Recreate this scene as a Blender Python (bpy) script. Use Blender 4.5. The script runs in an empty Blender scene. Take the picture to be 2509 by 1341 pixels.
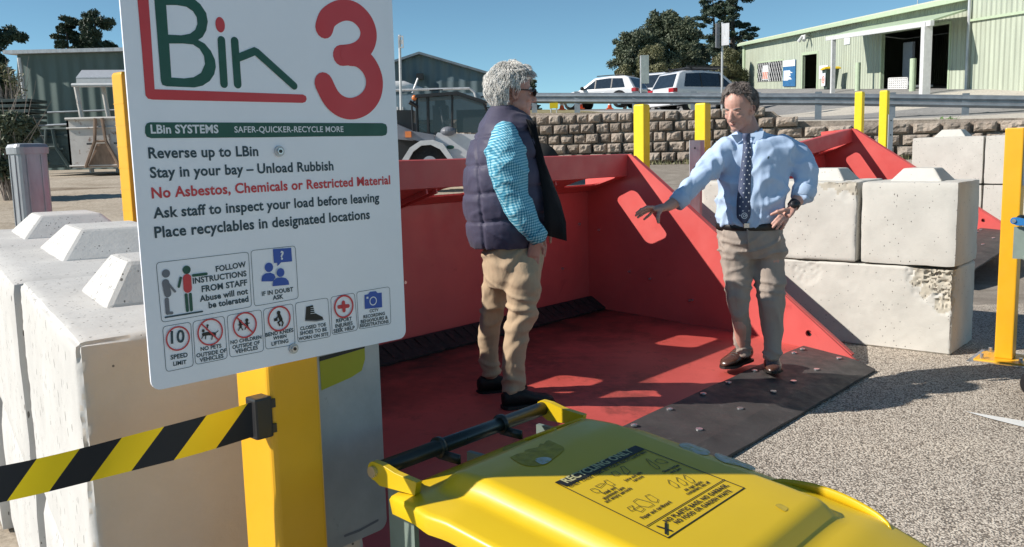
import bpy, bmesh, math, random
from mathutils import Vector, Matrix, noise
from mathutils.geometry import tessellate_polygon
R_=math.radians
random.seed(7)
scene=bpy.context.scene
col=scene.collection
# ---------------------------------------------------------------- camera
FPX=2153.0; PITCH=R_(7.6245); ROLL=R_(-1.448); CAMH=1.38
_c,_s=math.cos(ROLL),math.sin(ROLL)
_R=Vector((1,0,0)); _F=Vector((0,math.cos(PITCH),-math.sin(PITCH))); _D=Vector((0,-math.sin(PITCH),-math.cos(PITCH)))
CR=_R*_c-_D*_s; CD=_R*_s+_D*_c; CP=Vector((0,0,CAMH))
cam_d=bpy.data.cameras.new('camera'); cam=bpy.data.objects.new('camera',cam_d); col.objects.link(cam)
m=Matrix((CR,-CD,-_F)).transposed().to_4x4(); m.translation=CP; cam.matrix_world=m
cam_d.sensor_width=36; cam_d.lens=36*FPX/2509; cam_d.clip_start=.05; cam_d.clip_end=2000
scene.camera=cam
# ---------------------------------------------------------------- light
SUN_TO=Vector((-1.416,-.262,1.0)).normalized()
elev=math.asin(SUN_TO.z); azi=math.atan2(SUN_TO.x,SUN_TO.y)
w=bpy.data.worlds.new('World'); scene.world=w; w.use_nodes=True
nt=w.node_tree; nt.nodes.clear()
sky=nt.nodes.new('ShaderNodeTexSky'); sky.sky_type='NISHITA'; sky.sun_disc=False
sky.sun_elevation=elev; sky.sun_rotation=azi; sky.air_density=.75; sky.dust_density=.2; sky.ozone_density=1.3; sky.altitude=2500
bg=nt.nodes.new('ShaderNodeBackground'); bg.inputs[1].default_value=.088
ow=nt.nodes.new('ShaderNodeOutputWorld'); tint=nt.nodes.new('ShaderNodeMix'); tint.data_type='RGBA'; tint.blend_type='MULTIPLY'; tint.inputs[0].default_value=1; tint.inputs[7].default_value=(.86,1.10,1.0,1); nt.links.new(sky.outputs[0],tint.inputs[6]); nt.links.new(tint.outputs[2],bg.inputs[0]); nt.links.new(bg.outputs[0],ow.inputs[0])
sd=bpy.data.lights.new('sun','SUN'); sd.energy=4.25; sd.angle=R_(.5); sd.color=(1,.94,.86)
so=bpy.data.objects.new('sun',sd); col.objects.link(so); so.rotation_euler=(-SUN_TO).to_track_quat('-Z','Y').to_euler(); so.location=(-20,-4,15)
scene.view_settings.view_transform='Standard'; scene.view_settings.look='None'; scene.view_settings.exposure=.54; scene.view_settings.gamma=1
# ---------------------------------------------------------------- measuring helpers
def ray(x,y): return _F+CR*((x-1254.5)/FPX)+CD*((y-670.5)/FPX)
def G(x,y,z=0.):
    d=ray(x,y); return CP+d*((z-CAMH)/d.z)
def Y(x,y,Yw):
    d=ray(x,y); return CP+d*(Yw/d.y)
def onp(x,y,p0,n):
    d=ray(x,y); return CP+d*((Vector(p0)-CP).dot(n)/d.dot(n))
_a=R_(-49.25)
S=Vector((-math.sin(_a),-math.cos(_a),0)); L=Vector((math.cos(_a),-math.sin(_a),0)); Z=Vector((0,0,1))
C0=G(1443,751,.15)
O0=Vector((C0.x,C0.y,0))
# ---------------------------------------------------------------- materials
def newmat(name):
    m=bpy.data.materials.new(name); m.use_nodes=True
    n=m.node_tree.nodes; return m,n,m.node_tree.links,n['Principled BSDF']
def coords(n,l,scale=(1,1,1),kind='Object',rot=(0,0,0)):
    t=n.new('ShaderNodeTexCoord'); mp=n.new('ShaderNodeMapping'); mp.inputs['Scale'].default_value=scale; mp.inputs['Rotation'].default_value=rot
    l.new(t.outputs[kind],mp.inputs[0]); return mp.outputs[0]
def noisen(n,l,vec,scale,detail=6,rough=.6,dist=0):
    t=n.new('ShaderNodeTexNoise'); t.inputs['Scale'].default_value=scale; t.inputs['Detail'].default_value=detail; t.inputs['Roughness'].default_value=rough; t.inputs['Distortion'].default_value=dist
    l.new(vec,t.inputs['Vector']); return t.outputs['Fac']
def ramp(n,l,fac,stops,interp='LINEAR'):
    r=n.new('ShaderNodeValToRGB'); cr=r.color_ramp; cr.interpolation=interp
    while len(cr.elements)<len(stops): cr.elements.new(.5)
    for e,(p,c) in zip(cr.elements,stops): e.position=p; e.color=(*c,1) if len(c)==3 else c
    l.new(fac,r.inputs[0]); return r.outputs[0]
def mixc(n,l,fac,a,b,mode='MIX'):
    x=n.new('ShaderNodeMix'); x.data_type='RGBA'; x.blend_type=mode
    if isinstance(fac,(int,float)): x.inputs[0].default_value=fac
    else: l.new(fac,x.inputs[0])
    for i,v in ((6,a),(7,b)):
        if isinstance(v,tuple): x.inputs[i].default_value=(*v,1)
        else: l.new(v,x.inputs[i])
    return x.outputs[2]
def mathn(n,l,op,a,b=None,c=None):
    x=n.new('ShaderNodeMath'); x.operation=op
    for i,v in enumerate((a,b,c)):
        if v is None: continue
        if isinstance(v,(int,float)): x.inputs[i].default_value=v
        else: l.new(v,x.inputs[i])
    return x.outputs[0]
def bump(n,l,b,h,strength=.5,dist=.01,prev=None):
    x=n.new('ShaderNodeBump'); x.inputs['Strength'].default_value=strength; x.inputs['Distance'].default_value=dist
    l.new(h,x.inputs['Height'])
    if prev: l.new(prev,x.inputs['Normal'])
    l.new(x.outputs[0],b.inputs['Normal']); return x.outputs[0]
def pm(name,c,rough=.6,metal=0,var=.25,vs=6,bs=None,bst=.3,bd=.004,spec=.5,stretch=(1,1,1),c2=None,dirt=None,coat=0):
    """painted / plain surface with large-scale and fine colour variation, optional dirt specks and bump"""
    m,n,l,b=newmat(name)
    v=coords(n,l,stretch); f=noisen(n,l,v,vs,8,.65)
    lo=tuple(x*(1-var) for x in c); hi=c2 if c2 else tuple(min(1,x*(1+var*.6)) for x in c)
    cc=ramp(n,l,f,[(.3,lo),(.7,hi)])
    if dirt:
        dc,ds,th=dirt
        f2=noisen(n,l,v,ds,10,.7,.4); k=ramp(n,l,f2,[(th,(0,0,0)),(th+.08,(1,1,1))])
        cc=mixc(n,l,k,cc,dc)
    l.new(cc,b.inputs['Base Color']); b.inputs['Metallic'].default_value=metal
    rr=ramp(n,l,noisen(n,l,v,vs*2.7,4),[(.3,(rough*.8,)*3),(.7,(min(1,rough*1.2),)*3)])
    l.new(rr,b.inputs['Roughness']); b.inputs['Specular IOR Level'].default_value=spec
    b.inputs['Coat Weight'].default_value=coat; b.inputs['Coat Roughness'].default_value=.1
    if bs: bump(n,l,b,noisen(n,l,v,bs,8,.6),bst,bd)
    return m
M={}
def m_red():
    m,n,l,b=newmat('scuffed_red_paint'); v=coords(n,l)
    base=ramp(n,l,noisen(n,l,v,1.8,9,.6),[(.3,(.56,.085,.080)),(.7,(.68,.115,.104))])
    d=ramp(n,l,noisen(n,l,v,4,12,.75,.5),[(.60,(0,0,0)),(.72,(1,1,1))]); base=mixc(n,l,mathn(n,l,'MULTIPLY',d,.6),base,(.34,.04,.03))
    sc=ramp(n,l,noisen(n,l,coords(n,l,(1,1,9)),9,9,.8,1.2),[(.66,(0,0,0)),(.70,(1,1,1))]); base=mixc(n,l,mathn(n,l,'MULTIPLY',sc,.5),base,(.74,.24,.21))
    sp=ramp(n,l,noisen(n,l,v,55,4,.6),[(.70,(0,0,0)),(.74,(1,1,1))]); base=mixc(n,l,mathn(n,l,'MULTIPLY',sp,.6),base,(.22,.04,.03))
    l.new(base,b.inputs['Base Color']); rr=ramp(n,l,noisen(n,l,v,7,6),[(.3,(.34,)*3),(.7,(.6,)*3)]); l.new(rr,b.inputs['Roughness'])
    bump(n,l,b,noisen(n,l,coords(n,l),2.2,3),.25,.02); return m
M['red']=m_red()
M['red_wall']=M['red']
def m_redfloor():
    m,n,l,b=newmat('scuffed_red_steel_floor')
    v=coords(n,l)
    base=ramp(n,l,noisen(n,l,v,1.3,8),[(.35,(.44,.068,.055)),(.65,(.62,.105,.088))])
    d=ramp(n,l,noisen(n,l,v,7,12,.75,.6),[(.56,(0,0,0)),(.72,(1,1,1))])
    base=mixc(n,l,d,base,(.20,.045,.02))
    d2=ramp(n,l,noisen(n,l,v,2.3,10,.7),[(.54,(0,0,0)),(.64,(1,1,1))]); base=mixc(n,l,mathn(n,l,'MULTIPLY',d2,.55),base,(.09,.03,.02))
    # soil swept against the rear of the bucket
    sep=n.new('ShaderNodeSeparateXYZ'); t=n.new('ShaderNodeTexCoord'); l.new(t.outputs['UV'],sep.inputs[0])
    g=mathn(n,l,'ADD',sep.outputs[0],mathn(n,l,'MULTIPLY',noisen(n,l,v,4,9,.7),.9))
    k=ramp(n,l,g,[(.50,(1,1,1)),(.92,(0,0,0))]); base=mixc(n,l,k,base,(.035,.02,.015))
    l.new(base,b.inputs['Base Color']); b.inputs['Roughness'].default_value=.5
    bump(n,l,b,noisen(n,l,v,30,6),.12,.003); return m
M['red_floor']=m_redfloor()
M['black_rubber']=pm('black_rubber',(.022,.02,.02),.75,var=.4,vs=9,bs=60,bst=.4)
M['mat_rubber']=pm('worn_rubber_mat',(.060,.054,.052),.62,var=.35,vs=5,bs=70,bst=.35,dirt=((.10,.09,.085),11,.60))
M['zinc']=pm('galvanised_steel',(.52,.53,.55),.5,.35,var=.28,vs=9,bs=30,bst=.08,stretch=(1,1,.25),dirt=((.30,.31,.32),14,.62))
M['zinc_worn']=pm('weathered_galvanised_steel',(.36,.37,.39),.5,.55,var=.35,vs=7,bs=25,bst=.15,stretch=(1,1,.3),dirt=((.2,.2,.2),9,.58))
M['rail']=pm('guard_rail_steel',(.24,.27,.30),.5,.55,var=.25,vs=3,bs=20,bst=.05)
M['bolt']=pm('bright_bolt_steel',(.62,.64,.68),.3,.9,var=.1)
M['yellow']=pm('traffic_yellow_paint',(.78,.40,.014),.38,var=.07,vs=5,spec=.5,bs=50,bst=.03,dirt=((.45,.24,.02),16,.72))
M['yellow_sleeve']=pm('yellow_plastic_sleeve',(.82,.62,.01),.45,var=.07,vs=6)
M['yellow_lid']=pm('yellow_bin_plastic',(.68,.46,.010),.36,var=.05,vs=3,spec=.55,bs=90,bst=.02,dirt=((.62,.44,.03),21,.76))
M['bin_green']=pm('dark_green_bin_plastic',(.045,.07,.06),.45,var=.2)
M['blue_lid']=pm('blue_bin_plastic',(.02,.16,.42),.4,var=.1)
M['black']=pm('black_plastic',(.02,.02,.022),.4,var=.2,spec=.5)
M['bar']=pm('dark_handle_plastic',(.022,.026,.022),.33,var=.3,spec=.6)
M['sign_white']=pm('white_sign_face',(.86,.88,.95),.35,var=.03,vs=9,bs=200,bst=.02)
M['ink_green']=pm('dark_green_print',(.010,.085,.058),.45,var=.15,vs=25)
M['ink_red']=pm('red_print',(.60,.045,.055),.45,var=.06)
M['ink_navy']=pm('navy_print',(.025,.055,.075),.5,var=.05)
M['ink_blue']=pm('blue_print',(.03,.09,.42),.5,var=.05)
M['ink_white']=pm('white_print',(.75,.78,.82),.5,var=.02)
M['ink_black']=pm('black_print',(.015,.013,.012),.5,var=.05)
M['ink_grey']=pm('grey_print',(.16,.17,.20),.5,var=.1)
M['sheet']=pm('grey_steel_sheet',(.40,.41,.42),.42,.15,var=.2,vs=7,bs=90,bst=.08,dirt=((.14,.15,.155),8,.66))
M['olive']=pm('olive_yellow_tone',(.36,.35,.012),.45,var=.1)
def m_tape():
    m,n,l,b=newmat('barrier_tape_stripes')
    t=n.new('ShaderNodeTexCoord'); sep=n.new('ShaderNodeSeparateXYZ'); l.new(t.outputs['UV'],sep.inputs[0])
    a=mathn(n,l,'ADD',sep.outputs[0],mathn(n,l,'MULTIPLY',sep.outputs[1],.41))
    f=mathn(n,l,'FRACT',mathn(n,l,'MULTIPLY',a,1.0))
    k=mathn(n,l,'GREATER_THAN',f,.5)
    tc=mixc(n,l,k,(.012,.016,.022),(.88,.68,.01)); l.new(tc,b.inputs['Base Color']); b.inputs['Roughness'].default_value=.55
    tr=n.new('ShaderNodeBsdfTranslucent'); l.new(tc,tr.inputs[0]); ms=n.new('ShaderNodeMixShader'); ms.inputs[0].default_value=.5; l.new(b.outputs[0],ms.inputs[1]); l.new(tr.outputs[0],ms.inputs[2]); l.new(ms.outputs[0],n['Material Output'].inputs[0])
    bump(n,l,b,noisen(n,l,coords(n,l,(1,1,6)),400,2),.2,.0005); return m
M['tape']=m_tape()
def m_concrete(name,c,pit=.5,ps=28,stretch=(1,1,.45),stain=(.30,.27,.23)):
    m,n,l,b=newmat(name)
    v=coords(n,l); vp=coords(n,l,stretch)
    f=noisen(n,l,v,3.1,10,.62)
    base=ramp(n,l,f,[(.3,tuple(x*.86 for x in c)),(.7,tuple(min(1,x*1.07) for x in c))])
    s=ramp(n,l,noisen(n,l,v,1.6,8,.6,.5),[(.55,(0,0,0)),(.75,(1,1,1))]); base=mixc(n,l,mathn(n,l,'MULTIPLY',s,.35),base,stain)
    vo=n.new('ShaderNodeTexVoronoi'); vo.inputs['Scale'].default_value=ps; l.new(vp,vo.inputs['Vector'])
    rnd=n.new('ShaderNodeSeparateColor'); l.new(vo.outputs['Color'],rnd.inputs[0])
    thr=mathn(n,l,'MULTIPLY',mathn(n,l,'POWER',rnd.outputs[0],3.5),.46*pit)
    pitm=mathn(n,l,'LESS_THAN',vo.outputs['Distance'],thr)
    gate=mathn(n,l,'GREATER_THAN',noisen(n,l,v,4.4,3),.44); pitm=mathn(n,l,'MULTIPLY',pitm,gate)
    base=mixc(n,l,mathn(n,l,'MULTIPLY',pitm,.88),base,(.10,.09,.08))
    l.new(base,b.inputs['Base Color']); b.inputs['Roughness'].default_value=.85; b.inputs['Specular IOR Level'].default_value=.25
    h=mathn(n,l,'SUBTRACT',mathn(n,l,'MULTIPLY',noisen(n,l,v,45,8,.7),.5),pitm)
    bump(n,l,b,h,.5,.006); return m
M['concrete']=m_concrete('cast_concrete',(.59,.57,.52),.55,70,(1,1,.7))
M['concrete_pit']=m_concrete('pitted_cast_concrete',(.58,.565,.54),.8,115,(1,1,.30))
M['concrete_smooth']=m_concrete('smooth_formed_concrete',(.56,.51,.45),.35,38,(1,1,1),(.30,.26,.21))
M['broken']=m_concrete('broken_concrete',(.50,.46,.38),.9,60)
def m_asphalt():
    m,n,l,b=newmat('coarse_asphalt')
    v=coords(n,l)
    vo=n.new('ShaderNodeTexVoronoi'); vo.inputs['Scale'].default_value=120; l.new(v,vo.inputs['Vector'])
    sp=n.new('ShaderNodeSeparateColor'); l.new(vo.outputs['Color'],sp.inputs[0])
    stone=ramp(n,l,sp.outputs[0],[(0,(.09,.075,.06)),(.07,(.22,.185,.15)),(.2,(.56,.48,.40)),(1,(.86,.78,.66))])
    e=ramp(n,l,vo.outputs['Distance'],[(.40,(1,1,1)),(.75,(0,0,0))])
    base=mixc(n,l,e,(.20,.17,.14),stone)
    big=ramp(n,l,noisen(n,l,v,.8,9,.7),[(.28,(.66,.65,.64)),(.5,(.92,.92,.92)),(.72,(1.05,1.04,1.02))]); base=mixc(n,l,1.0,base,big,'MULTIPLY')
    l.new(base,b.inputs['Base Color']); b.inputs['Roughness'].default_value=.9; b.inputs['Specular IOR Level'].default_value=.2
    bump(n,l,b,e,.55,.006); return m
def m_ground(name,stops,sc,det=10,bsc=40,bst=.5,bd=.02,extra=None):
    m,n,l,b=newmat(name); v=coords(n,l); f=noisen(n,l,v,sc,det,.72,.3)
    base=ramp(n,l,f,stops)
    fine=ramp(n,l,noisen(n,l,v,sc*18,6,.8),[(.35,(.68,.68,.68)),(.65,(1.15,1.15,1.15))]); base=mixc(n,l,1.0,base,fine,'MULTIPLY')
    if extra:
        k=ramp(n,l,noisen(n,l,coords(n,l,(.35,1.6,1)),extra[1],8,.7,.5),[(extra[2],(0,0,0)),(extra[2]+.1,(1,1,1))]); base=mixc(n,l,k,base,extra[0])
    l.new(base,b.inputs['Base Color']); b.inputs['Roughness'].default_value=.95; b.inputs['Specular IOR Level'].default_value=.088
    bump(n,l,b,noisen(n,l,v,bsc,8,.7),bst,bd); return m
M['asphalt']=m_asphalt()
M['yard']=m_ground('pale_dusty_yard',[(.3,(.36,.30,.23)),(.7,(.55,.48,.39))],.9,extra=((.17,.13,.09),.55,.58))
M['gravel']=m_ground('fine_gravel',[(.3,(.22,.19,.16)),(.7,(.38,.34,.29))],3,bsc=60)
M['road']=m_ground('grey_upper_road',[(.3,(.25,.245,.24)),(.7,(.36,.35,.34))],.7)
M['apron']=m_ground('pale_concrete_apron',[(.3,(.50,.46,.40)),(.7,(.62,.57,.5))],.8)
M['dry_grass']=m_ground('dry_grass_bank',[(.3,(.20,.17,.08)),(.7,(.42,.37,.22))],2.5)
M['white_line']=pm('white_line_paint',(.72,.72,.70),.7,var=.12,vs=20,dirt=((.3,.28,.26),40,.62))
def m_corr(name,c,pitch=.076,axis=0,rust=None):
    m,n,l,b=newmat(name)
    t=n.new('ShaderNodeTexCoord'); sep=n.new('ShaderNodeSeparateXYZ'); l.new(t.outputs['Object'],sep.inputs[0])
    ph=mathn(n,l,'MULTIPLY',sep.outputs[axis],2*math.pi/pitch); h=mathn(n,l,'SINE',ph)
    v=coords(n,l,(1,1,.15)); f=noisen(n,l,v,2.5,8)
    base=ramp(n,l,f,[(.3,tuple(x*.82 for x in c)),(.7,tuple(min(1,x*1.1) for x in c))])
    l.new(base,b.inputs['Base Color']); b.inputs['Roughness'].default_value=.5; b.inputs['Specular IOR Level'].default_value=.35
    bump(n,l,b,h,1.0,.03); return m
M['corr_green']=m_corr('pale_green_corrugated_steel',(.45,.49,.39),.30,1)
M['corr_teal']=m_corr('dark_green_corrugated_steel',(.10,.14,.13),.5)
M['corr_grey']=m_corr('grey_corrugated_steel',(.14,.19,.21),.6)
M['board_blue']=pm('board_blue',(.035,.15,.33),.5)
M['tray']=pm('tray_blue_grey',(.17,.24,.29),.5,var=.2)
M['green_trim']=pm('pale_green_trim',(.45,.54,.38),.5,var=.1)
M['roof_cream']=pm('pale_roof_sheet',(.55,.56,.46),.5,var=.1)
M['dark_in']=pm('dark_interior',(.02,.024,.03),.8,var=.6,vs=1.5)
M['steel_white']=pm('white_painted_steel',(.62,.62,.62),.45,var=.15,dirt=((.28,.2,.15),5,.64))
M['skip_white']=pm('worn_white_skip_paint',(.56,.53,.50),.6,var=.15,vs=3,dirt=((.20,.10,.06),2.6,.57))
M['skip_green']=pm('dark_green_skip_paint',(.035,.06,.06),.6,var=.3,vs=3)
M['rust']=pm('rusty_streaked_steel',(.30,.20,.14),.75,var=.6,vs=4,stretch=(1,1,.4))
M['car_white']=pm('white_car_paint',(.70,.71,.74),.22,var=.05,coat=.8)
M['glass']=pm('dark_vehicle_glass',(.02,.03,.045),.06,var=.3,spec=.9)
M['glass_blue']=pm('blue_reflecting_glass',(.07,.22,.32),.08,var=.5,spec=.9)
M['tyre']=pm('tyre_rubber',(.02,.02,.02),.8,var=.3)
M['lamp_red']=pm('red_lamp_lens',(.40,.02,.03),.2,var=.1)
M['lamp_amber']=pm('amber_lamp_lens',(.75,.22,.06),.25,var=.15)
M['chrome']=pm('chrome_trim',(.6,.6,.62),.15,1,var=.1)
M['loader_white']=pm('loader_white_paint',(.66,.66,.68),.4,var=.08)
M['loader_grey']=pm('loader_grey_paint',(.18,.19,.22),.45,var=.15)
M['cone']=pm('orange_cone_plastic',(.80,.14,.05),.5,var=.08)
M['plate']=pm('number_plate_cream',(.6,.58,.35),.5,var=.05)
def m_clear():
    m,n,l,b=newmat('tinted_cab_glass'); b.inputs['Base Color'].default_value=(.05,.065,.075,1); b.inputs['Roughness'].default_value=.05
    b.inputs['Alpha'].default_value=.82; return m
M['cab_glass']=m_clear()
def m_stone():
    m,n,l,b=newmat('split_face_wall_stone'); v=coords(n,l)
    base=ramp(n,l,noisen(n,l,v,2.2,8,.7),[(.3,(.30,.24,.195)),(.7,(.55,.47,.39))]); gi=n.new('ShaderNodeNewGeometry'); base=mixc(n,l,1.0,base,ramp(n,l,gi.outputs['Random Per Island'],[(0,(.66,.66,.66)),(1,(1.1,1.1,1.1))]),'MULTIPLY')
    fine=ramp(n,l,noisen(n,l,v,22,8,.8),[(.35,(.6,.6,.6)),(.65,(1.1,1.1,1.1))]); base=mixc(n,l,1.0,base,fine,'MULTIPLY')
    l.new(base,b.inputs['Base Color']); b.inputs['Roughness'].default_value=.95; bump(n,l,b,noisen(n,l,v,16,8,.75),.8,.03); return m
M['stone']=m_stone()
def m_leaf(name,c,c2):
    m,n,l,b=newmat(name); v=coords(n,l); f=noisen(n,l,v,1.4,4)
    inf=n.new('ShaderNodeNewGeometry')
    base=ramp(n,l,f,[(.35,c),(.65,c2)]); k=mathn(n,l,'MULTIPLY',inf.outputs['Random Per Island'],.7)
    base=mixc(n,l,k,base,tuple(x*1.6 for x in c2)); l.new(base,b.inputs['Base Color']); b.inputs['Roughness'].default_value=.6
    return m
M['leaf_dark']=m_leaf('dark_pine_needles',(.018,.032,.022),(.04,.062,.035))
M['leaf_mid']=m_leaf('grey_green_gum_leaves',(.042,.06,.034),(.10,.115,.07))
M['leaf_olive']=m_leaf('olive_bush_leaves',(.075,.082,.032),(.16,.155,.08))
M['bark']=pm('grey_brown_bark',(.10,.075,.06),.9,var=.4,vs=3,bs=12,bst=.6)
M['twig']=pm('pale_dry_twigs',(.30,.25,.22),.9,var=.3)
# cloth and skin
def m_cloth(name,c,var=.2,bs=14,bst=.5,bd=.02,weave=600,c2=None,rough=.85,stretch=(1,1,.5)):
    m,n,l,b=newmat(name); v=coords(n,l,stretch); f=noisen(n,l,coords(n,l),5,6,.6)
    base=ramp(n,l,f,[(.3,tuple(x*(1-var) for x in c)),(.7,c2 or tuple(min(1,x*(1+var*.5)) for x in c))])
    l.new(base,b.inputs['Base Color']); b.inputs['Roughness'].default_value=rough; b.inputs['Specular IOR Level'].default_value=.2
    b.inputs['Sheen Weight'].default_value=.088
    p=bump(n,l,b,noisen(n,l,v,bs,4,.5,.3),bst,bd); return m
M['chino_tan']=m_cloth('tan_cotton_twill',(.46,.34,.225),.12)
M['chino_taupe']=m_cloth('taupe_cotton_twill',(.37,.31,.265),.12)
M['vest']=m_cloth('navy_quilted_nylon',(.070,.064,.105),.25,bs=16,bst=.35,bd=.012,rough=.55,stretch=(1,1,1))
M['vest_lining_shade']=m_cloth('black_lining_and_shade',(.010,.010,.012),.2)  # near-black stands for the lining plus the shade on the vest front
M['shirt_blue']=m_cloth('light_blue_oxford_cloth',(.46,.59,.79),.08,bs=9,bst=.3)
def m_gingham():
    m,n,l,b=newmat('aqua_gingham_cloth'); t=n.new('ShaderNodeTexCoord'); mp=n.new('ShaderNodeMapping'); l.new(t.outputs['Object'],mp.inputs[0]); mp.inputs['Rotation'].default_value=(0,R_(12),0)
    sep=n.new('ShaderNodeSeparateXYZ'); l.new(mp.outputs[0],sep.inputs[0])
    sx=mathn(n,l,'GREATER_THAN',mathn(n,l,'SINE',mathn(n,l,'MULTIPLY',mathn(n,l,'ADD',sep.outputs[0],sep.outputs[1]),2*math.pi/.013)),.1)
    sz=mathn(n,l,'GREATER_THAN',mathn(n,l,'SINE',mathn(n,l,'MULTIPLY',sep.outputs[2],2*math.pi/.013)),.1)
    k=mathn(n,l,'MULTIPLY',mathn(n,l,'ADD',sx,sz),.5)
    base=ramp(n,l,k,[(0,(.02,.20,.33)),(.5,(.13,.42,.55)),(1,(.42,.68,.76))])
    l.new(base,b.inputs['Base Color']); b.inputs['Roughness'].default_value=.8; bump(n,l,b,noisen(n,l,coords(n,l),16,5,.5,.8),.5,.02); return m
M['gingham']=m_gingham()
def m_skin(name,c,c2):
    m,n,l,b=newmat(name); v=coords(n,l); base=ramp(n,l,noisen(n,l,v,9,5),[(.2,c),(.8,c2)])
    l.new(base,b.inputs['Base Color']); b.inputs['Roughness'].default_value=.5; b.inputs['Subsurface Weight'].default_value=.08
    b.inputs['Subsurface Radius'].default_value=(.01,.004,.002); bump(n,l,b,noisen(n,l,v,60,4),.25,.003); return m
M['skin1']=m_skin('ruddy_skin',(.42,.20,.155),(.55,.30,.24))
M['skin2']=m_skin('fair_skin',(.48,.25,.19),(.62,.36,.29))
M['lip']=pm('lips',(.36,.12,.10),.5)
M['hair_white']=pm('white_hair',(.74,.72,.68),.6,var=.25,vs=60)
M['hair_brown']=pm('greying_brown_hair',(.09,.065,.055),.55,var=.3,vs=24,c2=(.30,.26,.24))
M['skin_shade']=pm('shaded_ear_skin',(.26,.12,.09),.6)
M['leather']=pm('brown_leather',(.085,.038,.025),.28,var=.4,vs=14,spec=.7)
M['shoe_black']=pm('black_shoe_leather',(.008,.008,.008),.65,var=.2)
M['belt']=pm('black_belt',(.015,.013,.013),.4)
M['tie']=m_cloth('slate_blue_silk',(.075,.095,.165),.15,rough=.5,bst=.2)
M['eye_white']=pm('eyeball',(.7,.68,.66),.3); 
M['button']=pm('shirt_button',(.7,.72,.74),.4)

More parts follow.
